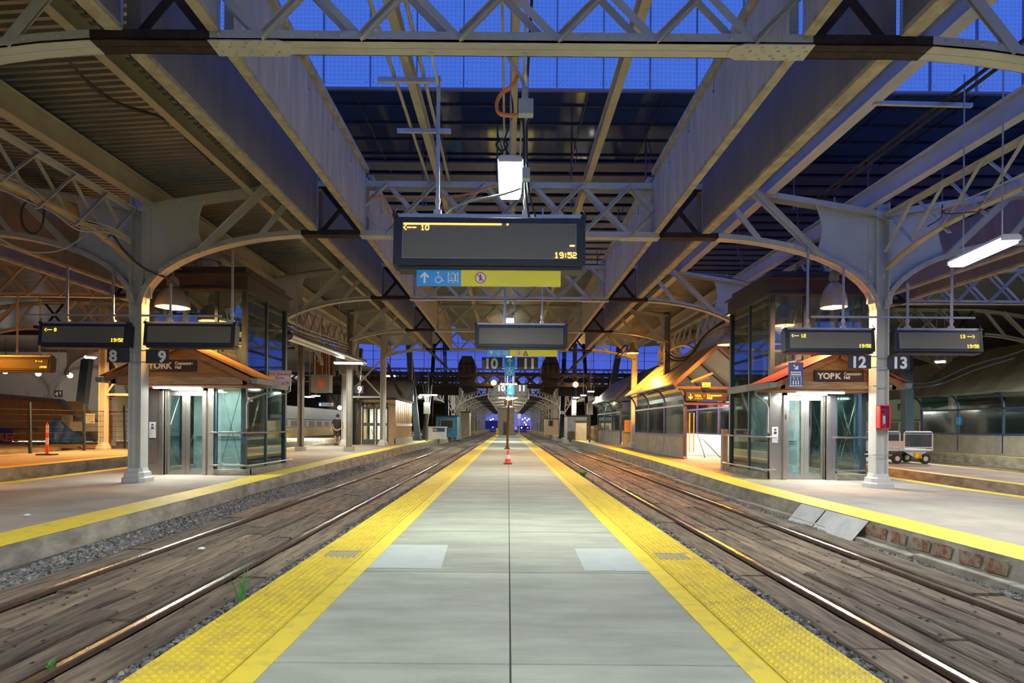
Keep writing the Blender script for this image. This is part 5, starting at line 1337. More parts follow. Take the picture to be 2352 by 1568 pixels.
# skyline past the vault
sky_m = mat('distant_building', (.13,.12,.34), .8, var=.1)
for i, (x0, x1, h_, lab) in enumerate(((-14, -3.5, 3.4, 'broad'), (3.5, 8, 1.6, 'low'), (9, 15, 2.6, 'taller'))):
    t = thing('distant_building', '%s dusky building framed by the far end of the vault' % lab, 'building', (x0, 232, 0)); b = MB(); b.box(0, x1-x0, 0, 6, 0, h_); b.build('facade', sky_m, t)
for i, (x, y, c) in enumerate(((1132, 962, (1,.9,.6)), (1127, 964, (.9,1,.9)), (1132, 981, (1,.05,.3)), (1185, 983, (1,.05,.2)), (1198, 982, (.3,1,.6)), (1212, 982, (1,.1,.3)), (1200, 963, (1,.6,.2)), (1206, 960, (1,.7,.3)), (1211, 965, (1,.6,.4)), (1205, 970, (1,.3,.5)), (1215, 962, (1,.6,.2)), (1208, 975, (.8,.8,1)))):
    b = MB(); b.lathe([(.26*math.cos(R(a)), .26*math.sin(R(a))) for a in range(-90, 91, 30)], n=8); t = thing('city_light', 'tiny distant city or signal light past the vault', 'light', at(x, y, 215), group='tiny lights past the vault'); b.build('globe', emit('city_glow_%s' % ('red' if c[1] < .2 else 'warm' if c[0] == 1 else 'cool'), c, 6), t, smooth=True); MB().tube([(0,0,-.2),(0,0,-.31-t.location.z)],.05,5).build('pole', blacksteel, t)

# ================================================================ person walking away
def person():
    c = at(775, 1022, 36); c.z = pz(36)
    t = thing('person', 'person in a black t-shirt and dark shorts walking away on the left platform', 'person', c)
    def skin_mesh(name, verts, edges, rad, m, root=0, sub=2):
        me = bpy.data.meshes.new(name); me.from_pydata(verts, edges, []); me.update(); o = bpy.data.objects.new(name, me); COL.objects.link(o); o.parent = t
        md = o.modifiers.new('skin', 'SKIN'); sv = me.skin_vertices[0].data
        for i, r in enumerate(rad): sv[i].radius = (r, r*.85) if isinstance(r, float) else r
        sv[root].use_root = True; md.use_smooth_shade = True
        o.modifiers.new('sub', 'SUBSURF').levels = sub; o.modifiers['sub'].render_levels = sub; me.materials.append(m); return o
    V = [(0,0,.95),(0,.0,1.15),(0,0,1.38),(0,0,1.48),(0,.0,1.56),(0,0,1.66),(0,0,1.74),
         (-.20,0,1.40),(-.30,.02,1.14),(-.34,-.06,.90),(-.345,-.08,.82), (.20,0,1.40),(.30,-.02,1.14),(.33,.03,.90),(.335,.05,.82),
         (-.11,0,.88),(-.115,-.05,.50),(-.115,.0,.10),(-.115,-.0,.05),(-.12,.14,.03), (.11,0,.88),(.115,.06,.50),(.11,-.02,.10),(.11,-.02,.05),(.11,.12,.03),
         (-.36,-.11,.75),(.345,.09,.75)]
    E = [(0,1),(1,2),(2,3),(3,4),(4,5),(5,6),(2,7),(7,8),(8,9),(9,10),(2,11),(11,12),(12,13),(13,14),(0,15),(15,16),(16,17),(17,18),(18,19),(0,20),(20,21),(21,22),(22,23),(23,24),(10,25),(14,26)]
    Rr_ = [.17,.16,.15,.07,.065,.105,.08,.075,.052,.036,.04,.075,.052,.036,.04,.10,.062,.045,.045,.035,.10,.062,.045,.045,.035,.022,.022]
    skin_mesh('body', V, E, Rr_, skin)
    cl = mat('black_cotton', (.012,.013,.017), .85, var=.1); sh = mat('dark_shorts', (.02,.022,.035), .85, var=.1)
    skin_mesh('t_shirt', [(0,0,.88),(0,0,1.15),(0,0,1.36),(0,0,1.47),(-.19,0,1.42),(-.27,.01,1.22),(.19,0,1.42),(.27,-.01,1.22)], [(0,1),(1,2),(2,3),(2,4),(4,5),(2,6),(6,7)], [.215,.215,.20,.09,.10,.085,.10,.085], cl)
    skin_mesh('shorts', [(0,0,.95),(-.11,-.01,.82),(-.125,-.04,.52),(.11,.01,.82),(.125,.05,.52)], [(0,1),(1,2),(0,3),(3,4)], [.19,.135,.105,.135,.105], sh)
    for s in (-1, 1):
        b = MB(); y0 = 0 if s < 0 else -.02; b.box(s*.112-.055, s*.112+.055, y0-.09, y0+.20, 0, .09); b.build('shoe', blackp, t, bevel=.025)
    b = MB(); b.lathe([(0,.0),(.09,.02),(.108,.08),(.10,.14),(.06,.185),(0,.20)], (0,-.01,1.60), 16); b.build('hair', mat('short_dark_hair', (.05,.03,.02), .8), t, smooth=True)
person()

# ================================================================ luggage cart
c = at(2092, 1063, 23.5); c.z = pz(23.5)-.05
t = thing('luggage_cart', 'cream luggage cart with railed ends and black wheels beyond the 12/13 column', 'cart', c)
crm = mat('cream_paint', (.60,.50,.36), .5, var=.1); wp = mat('cart_rail_white', (.62,.60,.58), .45, var=.08)
b = MB(); b.box(-2.0,.80,-.0,1.3,.48,.56); b.build('bed', wp, t, bevel=.01)
b = MB(); b.box(-2.0,-.28,-.01,.03,.56,.86); b.build('side_board', crm, t)
b = MB(); b.box(-.25,.78,1.25,1.28,.56,.82); b.build('rear_board', mat('rust_pink_board', (.38,.24,.18), .7), t)
for x0, x1 in ((-.26,.80), (-1.7,-.42)):
    b = MB(); b.tube([(x0,0,.5),(x0,0,1.15),(x0+.05,0,1.20),(x1-.05,0,1.20),(x1,0,1.15),(x1,0,.5)],.028,8); b.tube([(x0,0,.62),(x1,0,.62)],.02,8); b.tube([(x0+.03,.0,1.12),(x1-.03,0,1.12)],.012,6)
    for k in range(5): b.tube([(x0+.03,0,.65+.1*k),(x0+.09,0,.65+.1*k)],.008,5)
    b.build('end_rail', wp, t, smooth=True)
    b = MB(); b.box(x0+.03,x1-.03,-.004,.004,.62,1.15); b.build('mesh_panel', glass('mesh_grey', (.5,.47,.45), .04, .5), t)
for x in (-.50, .56):
    for y in (.05, 1.15):
        b = MB(); b.lathe([(.06,-.05),(.17,-.055),(.20,-.03),(.20,.03),(.17,.055),(.06,.05)], n=20); w = b.build('wheel', rubber, t, smooth=True); w.location = (x,y,.20); w.rotation_euler = (PI/2,0,0)
        b = MB(); b.lathe([(0,-.052),(.09,-.055),(.10,-.02),(.10,.02),(.09,.055),(0,.052)], n=14); h_ = b.build('hub', crm, w, smooth=True)
b = MB(); b.prism([(-.25,.48),(.62,.48),(.50,.22),(.22,.22),(-.1,.40)], 'y', .05,.10); b.build('axle_bracket', wp, t)
b = MB(); b.box(.14,.42,.02,.05,.25,.42); b.tube([(.2,0,.44),(.2,0,.22),(.38,0,.22),(.38,0,.40)],.025,6); b.build('hitch', yel, t)
b = MB(); b.box(-1.9,-1.75,.0,.05,.60,.80); b.build('notice', black, t)
b = MB(); b.box(-2.6,-.6,.3,1.1,.60,1.25); o = b.build('stowed_box', mat('dark_crate', (.06,.04,.035), .7), t)

# ================================================================ trains
def coach(name, label, X0, X1, Y0, Y1, z, h, lower, band, upper, winrow, n, side, nose=False):
    t = thing(name, label, 'train', (X0, Y0, z)); w, l = X1-X0, Y1-Y0
    for nm, m, z0_, z1_ in (('lower_body', lower, .35, 1.35), ('window_band', band, 1.35, 2.1), ('upper_body', upper, 2.1, h)):
        b = MB(); b.box(0, w, 0, l, z0_, z1_); b.build(nm, m, t, bevel=.05)
    b = MB(); b.box(.1, w-.1, 0, l, 0, .35); b.build('bogies', blacksteel, t)
    x = w if side > 0 else 0
    for k in range(n):
        y = l*(k+.15)/n; b = MB(); b.box(x-.02, x+.02, y, y+l/n*.6, winrow[0], winrow[1]); b.build('window', black, t)
    for k in range(3):
        xx = w*(.12+.3*k); b = MB(); b.box(xx, xx+w*.2, -.02, .02, winrow[0], winrow[1]); b.build('window', black, t)
    return t
gr = mat('train_green', (.03,.28,.16), .4, var=.05); wt = mat('train_white', (.55,.60,.52), .4, var=.05)
coach('commuter_train', 'green and white double-deck train beyond the right column', 25.7, 28.7, 39, 64, -.1, 3.55, gr, wt, gr, (1.45, 2.0), 12, -1)
yt = mat('coach_yellow', (.75,.52,.06), .4, var=.05); bt_ = mat('coach_blue', (.15,.35,.55), .4)
coach('yellow_coach', 'yellow and blue coach seen behind the person', -22.0, -19.0, 52, 72, -.2, 3.3, yt, mat('coach_pale', (.55,.55,.45), .4), bt_, (1.5, 2.0), 8, 1)
# ================================================================ far left: white hall, hoarding, fence, tarp
b = MB(); b.box(-62, -21.5, 50, 50.3, 0, 8); tag(b.build('wall_far_left', mat('white_hall_wall', (.62,.60,.55), .7, var=.06, scale=.5)), kind='structure')
t = thing('hall_arches', 'pale steel arches against the bright white wall', 'arch', (0, 49.6, 0))
for xc in (-39.5, -33.2, -27):
    b = MB(); b.strip([(xc+2.9*math.cos(R(a)), 3.6+2.0*math.sin(R(a))) for a in range(180, -1, -12)], -.1, .1, 0, .18); b.box(xc-2.98, xc-2.8, -.1, .1, 0, 3.6); b.box(xc+2.8, xc+2.98, -.1, .1, 0, 3.6); b.build('arch', steel, t)
def bulb(label, px, py, Y, power, r=.16):
    t = thing('bulb_lamp', label, 'lamp', at(px, py, Y), group='bare bright bulbs in the white hall')
    b = MB(); b.lathe([(r*math.cos(R(a)), r*math.sin(R(a))) for a in range(-90, 91, 18)], n=14); b.build('bulb', emit('bulb_glow', (.95, .95, 1), 18), t, smooth=True)
    b = MB(); b.tube([(0,.05,r*.8),(0,.05,2.6)], .015, 6); b.build('cord', cablem, t)
    light('SPOT', (0, -.1, -.25), power*6, (1, .97, .92), .25, parent=t, spot=150)
bulb('bare bulb nearest the left edge', 12, 853, 42, 170); bulb('bare bulb left of the blue 4 sign', 88, 858, 40, 170); bulb('bare bulb above the 4 sign', 161, 862, 40, 170)
bulb('bare bulb left of the yellow coach', 790-10, 936, 48, 120); bulb('bare bulb over the 6/7 sign', 690, 935, 50, 120)
# hoarding with slanted end
t = thing('stair_hoarding', 'brown plywood stair hoarding with a slanted grey capped end', 'hoarding', (0, 34.5, pz(34)))
a0, a1, a2, a3 = at(-160, 893, 34.5), at(143, 920, 34.5), at(222, 1012, 34.5), at(-160, 1012, 34.5)
zz0 = pz(34)
pl = [(p.x, p.z-zz0) for p in (a0, a1, a2, a3)]
b = MB(); b.prism(pl, 'y', 0, 1.6)
for k in range(16):
    x = pl[0][0]+.9*k
    if x < pl[1][0]+.6: b.box(x-.008, x+.008, -.012, 0, pl[3][1]+.05, min(pl[0][1], pl[0][1])-.1 if x < pl[1][0] else pl[0][1]-.7)
for k in range(12):
    x = pl[0][0]+1.1*k; b.bar((x, -.006, 1.9), (x+1.9, -.006, .05), .01, .02)
b.build('plywood_wall', ply, t)
b = MB(); b.bar((pl[0][0],-.05,pl[0][1]),(pl[1][0],-.05,pl[1][1]),.25,.18); b.bar((pl[1][0],-.05,pl[1][1]),(pl[2][0],-.05,pl[2][1]),.25,.18); b.build('capping', greyp, t)
b = MB(); b.box(pl[0][0], pl[0][0]+6.0, -.08, -.02, .78, .98); b.build('rail_board', mat('grey_blue_board', (.16,.18,.24), .6), t)
p0, p1 = at(-40, 982, 33.5), at(27, 1028, 33.5); t = thing('site_banner', 'dark blue banner with orange letters at the left edge', 'banner', (p0.x, 33.5, p1.z)); b = MB(); b.box(0, p1.x-p0.x, 0, .04, 0, p0.z-p1.z); b.build('cloth', signnavy, t)
text('AEC', .62, mat('orange_letters', (.8,.16,.04), .5), t, (.80, -.01, .34), bold=.012)
p0, p1 = at(125, 896, 38), at(143, 912, 38); t = thing('platform_number_sign', 'blue sign with a white 4 in front of the bright arch', 'sign', (p0.x, 38, p1.z), group='platform number signs'); b = MB(); b.box(0, p1.x-p0.x, 0, .03, 0, p0.z-p1.z); b.build('panel', signnavy, t); text('4', .36, whitep, t, (.05, -.01, .08), bold=.01); b = MB(); arrow(b, .36, .26, .22, y=-.01); b.build('arrow', whitep, t)
b = MB(); b.tube([(.24,.02,.4),(.24,.02,3.2)],.015); b.build('hanger', galv, t)
# 6 / 7 sign far behind the person
p0, p1 = at(732, 925, 46), at(767, 933, 46); t = thing('platform_number_sign', 'distant dark sign reading 6 and 7 above the person', 'sign', (p0.x, 46, p1.z), group='platform number signs'); b = MB(); b.box(0, p1.x-p0.x, 0, .03, 0, .28); b.build('panel', charc, t)
text('6', .28, whitep, t, (.04, -.01, .04), bold=.006); text('7', .28, whitep, t, (.92, -.01, .04), bold=.006)
# fence
t = thing('mesh_fence', 'dark wire mesh fence between posts across the orange platform', 'fence', (0,0,0))
FP = [(-22.5, 20.5), (-20.6, 22.8), (-19.05, 25), (-18.65, 27.6), (-18.45, 30.2), (-18.3, 33.4)]
for x, y in FP:
    b = MB(); b.bar((x,y,pz(y)),(x-.05,y,pz(y)+2.05),.09,.09); b.build('fence_post', darksteel, t)
for (xa, ya), (xb, yb_) in zip(FP, FP[1:]):
    b = MB()
    for z in (.55, .8, 1.05, 1.3, 1.55, 1.8, 2.0): b.tube([(xa,ya,pz(ya)+z-.25),(xb,yb_,pz(yb_)+z-.25)],.007 if z < 2 else .015,4)
    for k in range(1, 30): f = k/30; b.tube([(xa+(xb-xa)*f, ya+(yb_-ya)*f, pz(ya)+.2),(xa+(xb-xa)*f, ya+(yb_-ya)*f, pz(ya)+1.75)],.003,3)
    b.build('wire_panel', blacksteel, t)
# tarp pile on pallets
def P(px, py, Y): q = at(px, py, Y); return q
q = P(115, 1014, 31); t = thing('covered_pile', 'blue tarp over boards stacked behind the fence', 'pile', (q.x, 31, pz(31)-.0))
b = MB(); w = P(205, 1014, 31).x - q.x
n, m_ = 14, 8
top = [1.22,1.26,1.2,1.1,.98,.84,.70,.56,.50,.44,.38,.34,.36,.34,.30]
for j in range(m_+1):
    for i in range(n+1):
        f = j/m_; x = w*i/n + .04*math.sin(i*2.1+j); z = .22 + (top[i]-.0)*f*.95 + .02*math.sin(i*3+j*2); y = -.35*(1-f)+ .05*math.sin(i*1.7) ; b.v.append((x, y, z))
for j in range(m_):
    for i in range(n): a = j*(n+1)+i; b.f.append((a, a+1, a+n+2, a+n+1))
for i in range(n+1): b.v.append((w*i/n, 1.0, .2+top[i]*.9))
base = (m_)*(n+1)
for i in range(n): b.f.append((base+i, base+i+1, (m_+1)*(n+1)+i+1, (m_+1)*(n+1)+i))
b.build('tarp', bluetarp, t, smooth=True)
b = MB(); b.box(.75, 1.85, .30, .9, .78, 1.25); b.build('white_board', mat('pale_board', (.5,.52,.52), .6, var=.05), t)
b = MB(); b.prism([(.25,.9),(.75,.9),(.78,1.55),(.35,1.55)], 'y', .3, .5); b.build('grey_panel', mat('panel_grey', (.28,.30,.32), .6), t)
q = P(98, 1024, 30); t = thing('timber_pallet', 'stack of pallet boards under the blue tarp', 'pallet', (q.x, 30.2, pz(30)+.0))
for k in range(5):
    b = MB(); b.box(-.1+.1*k, 2.6+.05*k, -.5+.1*k, -.38+.1*k, .03*k, .03*k+.05); b.build('board', woodbeam, t)
b = MB(); b.box(.1, .25, -.5, .7, 0, .14); b.box(1.9, 2.05, -.5, .7, 0, .14); b.build('bearers', woodbeam, t)
q = P(196, 972, 29); t = thing('site_notice', 'white notice hanging on the fence', 'notice', (q.x, 29.0, q.z)); b = MB(); b.box(0,.43,0,.02,0,.46); b.build('panel', white, t, bevel=.01)
b = MB(); b.box(.05,.38,-.004,0,.36,.38); b.box(.05,.38,-.004,0,.30,.32); b.box(.05,.35,-.004,0,.24,.26); b.box(.08,.36,-.004,0,.18,.2); b.build('print_lines', greyp, t)
b = MB(); b.box(.24,.38,-.004,0,.04,.08); b.build('red_print', redp, t)
q = P(250, 1010, 33); t = thing('wrapped_post', 'white wrapped post with red bands behind the fence', 'post', (q.x, 33, pz(33)))
b = MB(); b.box(-.26,.26,-.2,.2,0,2.55); b.build('wrap', mat('wrap_white', (.50,.56,.55), .6, var=.1), t); b = MB(); b.box(-.27,.27,-.21,.21,2.40,2.50); b.box(-.27,.27,-.21,.21,1.72,1.78); b.build('tape', redp, t)
b = MB(); b.box(.28,.34,-.3,-.2,.3,1.6); b.build('plank', woodbeam, t)
# cream panelled wall left of the lift with small windows
q0, q1 = P(262, 1005, 40), P(345, 1005, 40)
t = thing('panelled_cabin', 'cream panelled cabin with rounded windows left of the lift', 'cabin', (q0.x, 40, pz(40)))
b = MB(); b.box(0, q1.x-q0.x, 0, 2, 0, 2.9); b.build('wall', mat('cream_cabin', (.52,.43,.22), .6, var=.08), t)
for z0_, z1_ in ((.45, 1.25), (1.35, 2.1)):
    b = MB(); b.box(.75, 1.15, -.03, 0, z0_, z1_); b.build('window', mat('pale_window', (.6,.65,.6), .3), t, bevel=.06)  # plain pale panes
# site hoarding boxes near the cables
for nm, lab, pxl, pyt, pxr, pyb, Y, m in (('panel_box', 'brown panelled box above the tan kiosk', 808, 873, 948, 921, 44, mat('dark_brown_panel', (.045,.026,.018), .7, var=.2, scale=1)),
    ('panel_box', 'rusty brown box hanging left of the posts', 719, 806, 764, 862, 34, mat('rusty_panel', (.14,.06,.02), .7, var=.3, scale=2)),
    ('junction_cabinet', 'grey cabinet with an orange mark between the posts', 714, 862, 756, 901, 31, mat('grey_cabinet', (.20,.21,.19), .5, var=.1)),
    ('panel_box', 'grey box hanging behind the right post at left', 778, 830, 796, 858, 33, mat('grey_cabinet', (.20,.21,.19))),
    ('panel_box', 'dark panels at left above the white hall', -80, 700, 150, 770, 38, mat('dark_brown_panel', (.045,.026,.018), .7, var=.2, scale=1))):
    L_, R2 = P(pxl, pyt, Y), P(pxr, pyb, Y); b = MB(); b.box(0, R2.x-L_.x, 0, .6, 0, L_.z-R2.z); b.box(-.04, R2.x-L_.x+.04, -.04, .64, L_.z-R2.z, L_.z-R2.z+.05)
    t = thing(nm, lab, 'cabinet', (L_.x, Y, R2.z)); b.build('body', m, t)
    if nm == 'junction_cabinet': b = MB(); b.box(.35,.6,-.01,0,.25,.65); b.box(.6,.7,-.01,0,.4,.7); b.build('orange_mark', mat('orange_spray', (.6,.15,.05), .6), t)
    b = MB()
    for x in (.1, R2.x-L_.x-.1): b.bar((x,.3,L_.z-R2.z),(x,.3,6.9-R2.z),.05,.05)
    b.build('hanger', galv, t)
# ventilation pipe
t = thing('ventilation_pipe', 'silver spiral pipe running back above the left platform', 'pipe', (-7.05, 20, 4.28))
b = MB(); pr = []; L_ = 10.5
for k in range(80): y = L_*k/79; pr.append((.155+(.008 if k % 2 else 0), y))
bb = MB(); bb.tube([(0, y, .018*y) for r, y in pr], [r for r, y in pr], 14); bb.build('pipe', mat('spiral_duct', (.62,.60,.52), .28, metal=.9, var=.1), t, smooth=True)
b = MB(); b.tube([(0,-.05,0),(-.05,-.25,-.02),(-.12,-.35,-.2),(-.14,-.35,-.5)], .15, 12); b.build('black_elbow', cablem, t, smooth=True)
for k in range(4): b = MB(); b.tube([(0,.8+2.6*k,.14),(0,.8+2.6*k,2.5)], .012, 6); b.box(-.17,.17,.77+2.6*k,.83+2.6*k,.02*k+.12,.02*k+.17); b.build('pipe_hanger', galv, t)
# ================================================================ cables and conduits
def cable(label, pts, r, m=cablem, group='loose cables in the roof', name='cable', n=6, segs=8):
    P3 = [Vector(p) for p in pts]; out = []
    for i in range(len(P3)-1):
        p0, p1, p2, p3 = P3[max(i-1,0)], P3[i], P3[i+1], P3[min(i+2,len(P3)-1)]
        for k in range(segs):
            u = k/segs; out.append(.5*((2*p1)+(p2-p0)*u+(2*p0-5*p1+4*p2-p3)*u*u+(3*p1-p0-3*p2+p3)*u**3))
    out.append(P3[-1]); tag(MB().tube(out, r, n).build(name, m, smooth=True), label, 'cable', group)
cable('double black cable looping under the left deck beam', [at(140,118,8.6), at(200,185,9.3), at(270,235,10.2), at(350,262,11.0), at(395,283,11.6), at(430,320,12.0), at(490,378,13.0)], .018)
cable('thin black cable beside the looping one', [at(148,125,8.5), at(215,205,9.4), at(300,250,10.4), at(365,268,11.1), at(388,290,11.5)], .012)
for i in range(5):
    d = i*7
    cable(['top', 'second', 'middle', 'fourth', 'lowest'][i] + ' strand of the pale cable bundle by the left column', [at(-20,395+d,11), at(60,425+d*1.3,11.5), at(120,470+d*.6,12), at(180,500+d,12.5), at(250,520+d*.5,13.2), at(300,548+d*.4,13.9)], .014, cablew if i != 3 else mat('yellow_cable', (.6,.4,.1), .5), 'pale cable bundle at left')
cable('black cable sagging past the 8/9 column', [at(195,505,12.8), at(250,530,13.3), at(285,575,13.6), at(330,615,14.0), at(385,640,14.5), at(410,660,15.0)], .025)
cable('black hoop of cable hanging at upper left', [at(78,450,12), at(100,470,12), at(96,520,12), at(75,537,12), at(52,515,12), at(52,475,12), at(78,450,12)], .02)
cable('pale cable drooping at left edge', [at(-10,540,12), at(40,570,12.2), at(90,580,12.5), at(150,570,13), at(215,525,13.4)], .014, cablew)
cable('grey cable curving to the large display', [at(1196,432,7.75), at(1150,447,7.75), at(1080,462,7.75), at(1035,480,7.7), at(1018,500,7.68)], .016)
cable('orange and pale flex draped along the second truss', [at(845,455,14.2), at(880,450,14.1), at(960,452,14.0), at(1060,448,12), at(1140,425,9.5)], .018, orangem)
cable('orange conduit loop into the junction box', [at(1190,172,7.5), at(1178,195,7.5), at(1152,215,7.5), at(1141,240,7.5), at(1150,262,7.5), at(1192,265,7.5)], .024, orangem)
cable('grey conduit down to the junction box', [at(1155,108,7.4), at(1175,145,7.45), at(1200,185,7.5), at(1206,228,7.5)], .02, galv)
cable('black ring of spare cable above the lamp', [at(1153,318,8), at(1166,332,8), at(1153,347,8), at(1140,332,8), at(1153,318,8)], .014)
cable('black cable dropping beside the lamp', [at(1172,210,8), at(1178,255,8), at(1166,300,8), at(1158,330,8), at(1172,362,8)], .012)
cable('conduit beside the right rod of the large display, left one', [at(1197,268,7.58), at(1203,300,7.58), at(1206,420,7.58), at(1215,498,7.6)], .014)
cable('conduit beside the right rod of the large display, right one', [at(1218,268,7.58), at(1210,300,7.58), at(1214,430,7.58), at(1230,498,7.6)], .014)
cable('heavy black cable looping right of the golden shelter column', [at(1530,815,27), at(1550,828,26.5), at(1580,822,26), at(1610,780,25.5), at(1650,745,25), at(1700,720,24)], .035)
cable('second black cable looping near the golden shelter', [at(1528,806,27), at(1555,822,26.5), at(1590,812,26), at(1625,765,25.5), at(1690,725,24.5)], .03)
cable('coil of cable on the orange-lit truss', [at(1437,792,33), at(1425,805,33), at(1415,820,33), at(1428,816,33), at(1440,800,33), at(1437,792,33)], .04)
for i in range(4):
    cable(['upper', 'second', 'third', 'lowest'][i] + ' drooping cable under the truss beside the kiosk', [at(890,830+i*6,37), at(915,890+i*4,38), at(930,903+i*3,39), at(950,880+i*5,42), at(965,850+i*5,45)], .03)
for i in range(6):
    cable(['top', 'second', 'third', 'fourth', 'fifth', 'lowest'][i] + ' strand of the dark cable bundle over the silver pipe', [at(660,735+i*6,20), at(700,755+i*5,22), at(750,772+i*4,25), at(800,790+i*3,28.5)], .022, cablem if i % 2 else cablew, 'dark cable bundle at left')
cable('long thin wire drooping from the right column top', [at(1985,478,14.2), at(2040,505,13.8), at(2100,503,13), at(2200,465,11.5), at(2352,400,9.5)], .01, cablew)
cable('black cable loop behind the upper right truss', [at(2130,520,12.5), at(2160,500,12.3), at(2165,470,12), at(2170,490,12), at(2250,485,11)], .012)
cable('thick cables crossing the mossy roof', [at(2070,880,22), at(2140,878,22.2), at(2230,840,22.4), at(2320,815,22.6), at(2360,800,22.6)], .03)
cable('thick lower cable crossing the mossy roof', [at(2070,890,22), at(2150,885,22.2), at(2240,850,22.4), at(2330,822,22.6)], .03)
for (x0, x1, y0, y1, Y, lab) in ((1191, 1225, 229, 264, 7.45, 'pale grey junction box beside the hanging rod'), (1199, 1217, 387, 413, 7.5, 'small grey switch box on the hanging rod')):
    L_, R2 = P(x0, y0, Y), P(x1, y1, Y); t = thing('junction_box', lab, 'box', (L_.x, Y, R2.z), group='electrical boxes on the rod'); b = MB(); b.box(0, R2.x-L_.x, -.04, .08, 0, L_.z-R2.z); b.build('body', mat('box_grey', (.42,.46,.46), .5, var=.04), t, bevel=.006)
    b = MB(); b.box(.02, R2.x-L_.x-.02, -.048, -.04, .02, L_.z-R2.z-.02); b.build('lid', mat('box_grey', (.42,.46,.46)), t)
# twin conduits beside the left centre beam, with cross struts
for i, x in enumerate((-1.85, -1.38)):
    tag(MB().tube([(x,0,6.98),(x,SP*2,6.98)],.03,8).build('roof_conduit', beam, smooth=True), 'pale conduit %s of the left centre beam' % ('left' if i == 0 else 'right'), 'conduit', 'conduits along the roof beams')
for i, y in enumerate((9.9, 11.6)): tag(MB().box(-2.1,-1.1,y-.03,y+.03,6.86,6.93).build('strut_channel', galv), '%s steel channel under the left centre beam' % ('nearer' if i == 0 else 'farther'), 'strut')
for i, x in enumerate((-.12, .2, .26)):
    tag(MB().tube([(x,0,6.95),(x,SP*2,6.95)],.02,8).build('roof_conduit', beam if i < 2 else rust, smooth=True), ['conduit just left of the lamp beam', 'inner conduit right of the lamp beam', 'rusty conduit right of the lamp beam'][i], 'conduit', 'conduits along the roof beams')
for i, x in enumerate((7.05, 7.2)):
    tag(MB().tube([(x,0,6.9),(x,SP*2,6.75)],.03,8).build('roof_conduit', rust, smooth=True), 'brown conduit at upper right, %s one' % ('inner' if i == 0 else 'outer'), 'conduit', 'conduits along the roof beams')
tag(MB().bar((5.9,10.2,6.75),(7.5,10.2,6.72),.06,.06).build('strut_channel', galv), 'steel channel crossing under the brown conduits at upper right', 'strut')
# ================================================================ right side clutter
p0 = at(1323, 1002, 52); hut('plywood_box', 'plywood box at the foot of a post, right side', p0.x, p0.x+.85, 52, 52.8, 1.55, mat('pale_ply', (.62,.42,.24), .7, var=.1), cat='box')
p0 = at(1252, 992, 78); hut('ticket_kiosk', 'small tan kiosk near the vault mouth, right side', p0.x, p0.x+1.6, 78, 80, 2.0, mat('pale_ply', (.62,.42,.24)), win=(.5,.9,1.2,1.8))
p0 = at(1303, 995, 54); hut('storage_cabin', 'grey ribbed cabin right of the vault', p0.x, p0.x+1.7, 54, 56, 2.0, mat('ribbed_grey', (.30,.30,.28), .6), cat='cabin')
t = thing('picket_fence', 'short wooden picket fence left of the second shelter', 'fence', (0, 0, 0))
for k in range(14):
    p = at(1346+k*2.1, 1001+k*.6, 56-k*.7); b = MB(); b.box(-.03,.03,-.03,.03,0,1.1+.015*k); b.build('picket', woodbeam, t, loc=(p.x, p.y, pz(p.y)))
b = MB(); pa, pb = at(1346, 1001, 56), at(1376, 1009, 46.5)
for z in (.35, 1.0): b.bar((pa.x,pa.y,pz(56)+z),(pb.x,pb.y,pz(46)+z),.04,.06)
b.build('rails', woodbeam, t)
for i, (px, py, Y, txt, lab) in enumerate(((2010, 926, 34, '17', 'tiny 17 sign beside the green train'), (2062, 937, 36, '20', 'tiny 20 sign in front of the green train'))):
    q = at(px, py, Y); t = thing('platform_number_sign', lab, 'sign', q, group='platform number signs'); b = MB(); b.box(0,.75,0,.03,-.15,.25); b.build('panel', charc, t); text(txt, .36, whitep, t, (.12,-.01,-.07), bold=.008)
    b = MB(); b.tube([(.37,.02,.2),(.37,.02,4.5)],.015); b.build('hanger', galv, t)
# plants in the ballast
gm = mat('grass_green', (.08,.28,.04), .6, var=.2)
def tuft(label, c, n, h, sp, w=.008):
    b = MB()
    for _ in range(n):
        a = random.uniform(0, 6.28); l = random.uniform(.6, 1)*h; dx, dy = math.cos(a)*sp*l, math.sin(a)*sp*l; x0, y0 = random.uniform(-.04,.04), random.uniform(-.04,.04)
        p = [(x0,y0,0),(x0+dx*.35,y0+dy*.35,l*.6),(x0+dx,y0+dy,l)]
        b.add([(p[0][0]-w,p[0][1],0),(p[0][0]+w,p[0][1],0),(p[1][0]+w*.8,p[1][1],p[1][2]),(p[1][0]-w*.8,p[1][1],p[1][2]),(p[2][0],p[2][1],p[2][2])], [(0,1,2,3),(3,2,4)])
    tag(b.build('grass_tuft', gm, loc=c), label, 'grass')
tuft('tall thin grass tuft beside the left near rail', (-2.52, 5.95, -.24), 9, .34, .5)
tuft('small leafy weed between the left track and platform', (-2.36, 6.35, -.24), 22, .13, .8, .012)
tuft('low weed at the foot of the left rail', (-3.2+.1, 4.25, -.20), 6, .06, .8)
tuft('bushy green weed between the right rail and platform edge', (2.45, 20.5, -.24), 46, .30, .8, .014)
# sparse litter
for i, (x, y, z, m, lab) in enumerate(((-6.9, 9.0, .1, white, 'crumpled paper on the left platform'), (-4.0, 8.2, -.2, white, 'white scrap on the left track planks'), (8.0, 8.0, .1, white, 'white scrap on the right platform'), (-5.2, 6.1, -.2, black, 'flattened can beside the left curb'))):
    b = MB(); b.lathe([(0,0),(.04,.005),(.05,.02),(.02,.035),(0,.036)], n=6); tag(b.build('litter', m, loc=(x,y,z)), lab, 'litter')

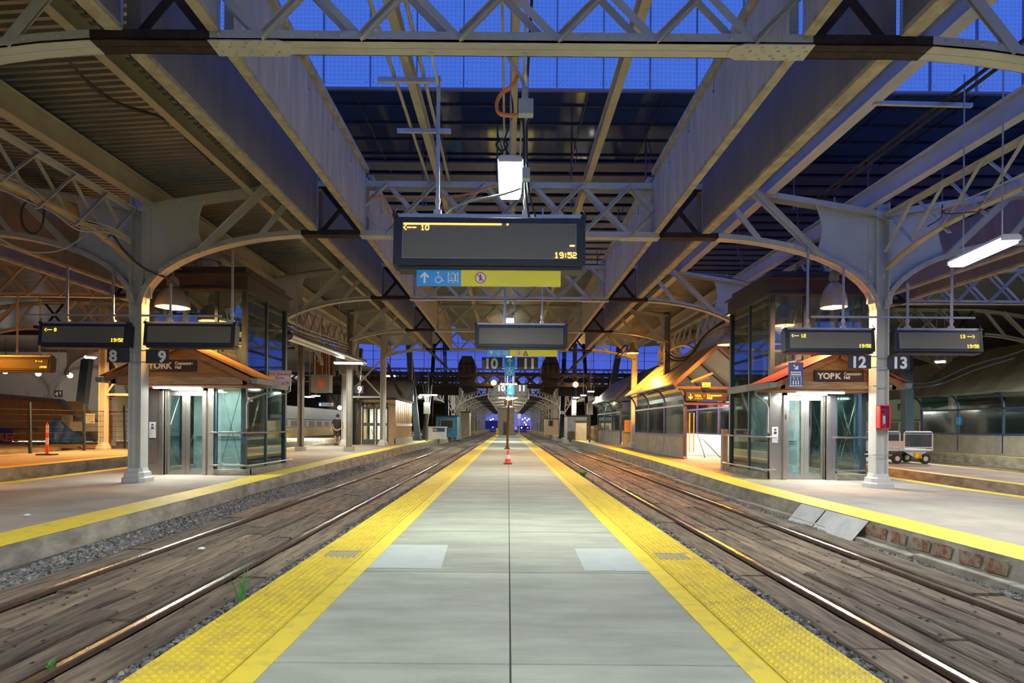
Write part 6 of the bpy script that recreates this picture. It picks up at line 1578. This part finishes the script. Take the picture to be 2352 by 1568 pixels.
for x, y, z, p, c in ((-11, 78, 5, 500, (1,.85,.6)), (11, 78, 5, 500, (1,.7,.35)), (0, 72, 4.6, 500, (1,.95,.8)), (-16, 95, 5, 500, (1,.9,.7)), (16, 95, 5, 600, (1,.7,.35)), (-27, 70, 5.5, 700, (1,.8,.55)), (24, 60, 5.5, 500, (1,.9,.7))):  # lamps added to light the vault mouth and dim far sheds
    t = thing('bulb_lamp', 'added pendant lamp %s, %d m down the hall' % ('over the centre' if x == 0 else ('at left' if x < 0 else 'at right') + (' side shed' if abs(x) > 12 else ''), y), 'lamp', (x, y, z), group='added distant lamps')
    b = MB(); b.lathe([(.2*math.cos(R(a)), .2*math.sin(R(a))) for a in range(-90, 91, 30)], n=10); b.build('bulb', emit('bulb_glow', (.95, .95, 1), 18), t, smooth=True)
    b = MB(); b.tube([(0,.05,.15),(0,.05,7-z)], .015, 6); b.build('cord', cablem, t)
    light('POINT', (0, -.3, -.3), p, c, .25, parent=t)
# ================================================================ lamps out of view, most added as fill, and a sky-blocking deck
tube_lamp('centre platform lamp behind the viewer', (0, -2.6, 4.72), 0, 1.2, .29, 500, 2.2)
deck(-3.2, 3.2, -3.5, -.6, 7.28, 7.28, 'ceiling_deck_skyblock')  # unseen deck added to hold blue sky light off the floor

for x, y in ((-9, -14), (9, -14), (0, -18), (-20, -10), (20, -10)):
    tube_lamp('added unseen lamp %s the rear hall behind the viewer' % ('in the middle of' if x == 0 else ('left of centre in' if x < 0 else 'right of centre in')), (x, y, 4.8), 0, 1.2, .3, 160, 2, color=(1,.9,.7) if abs(x) < 15 else (1,.6,.25))  # unseen lamps added to light the rear wall

tube_lamp('added fill lamp over the near end of the left platform, beside the viewer', (-8.0, 3.2, 4.8), 0, 1.2, .3, 150, 2)  # unseen lamp added to brighten the left column face and platform
tube_lamp('added fill lamp over the near end of the right platform, beside the viewer', (8.0, 3.2, 4.8), 0, 1.2, .3, 110, 2)  # unseen lamp added to brighten the near face of the right column

tube_lamp('added fill lamp over the tracks beyond the right edge of the view', (20.5, 17, 5.9), 0, 1.2, .3, 420, 1)  # unseen lamp added to light the far shelter roof
tube_lamp('added fill lamp over the outer right platform beyond the right edge of the view', (14, 13, 5.2), 0, 1.2, .3, 140, 1, color=(1,.85,.6))  # unseen lamp added to light the cart platform
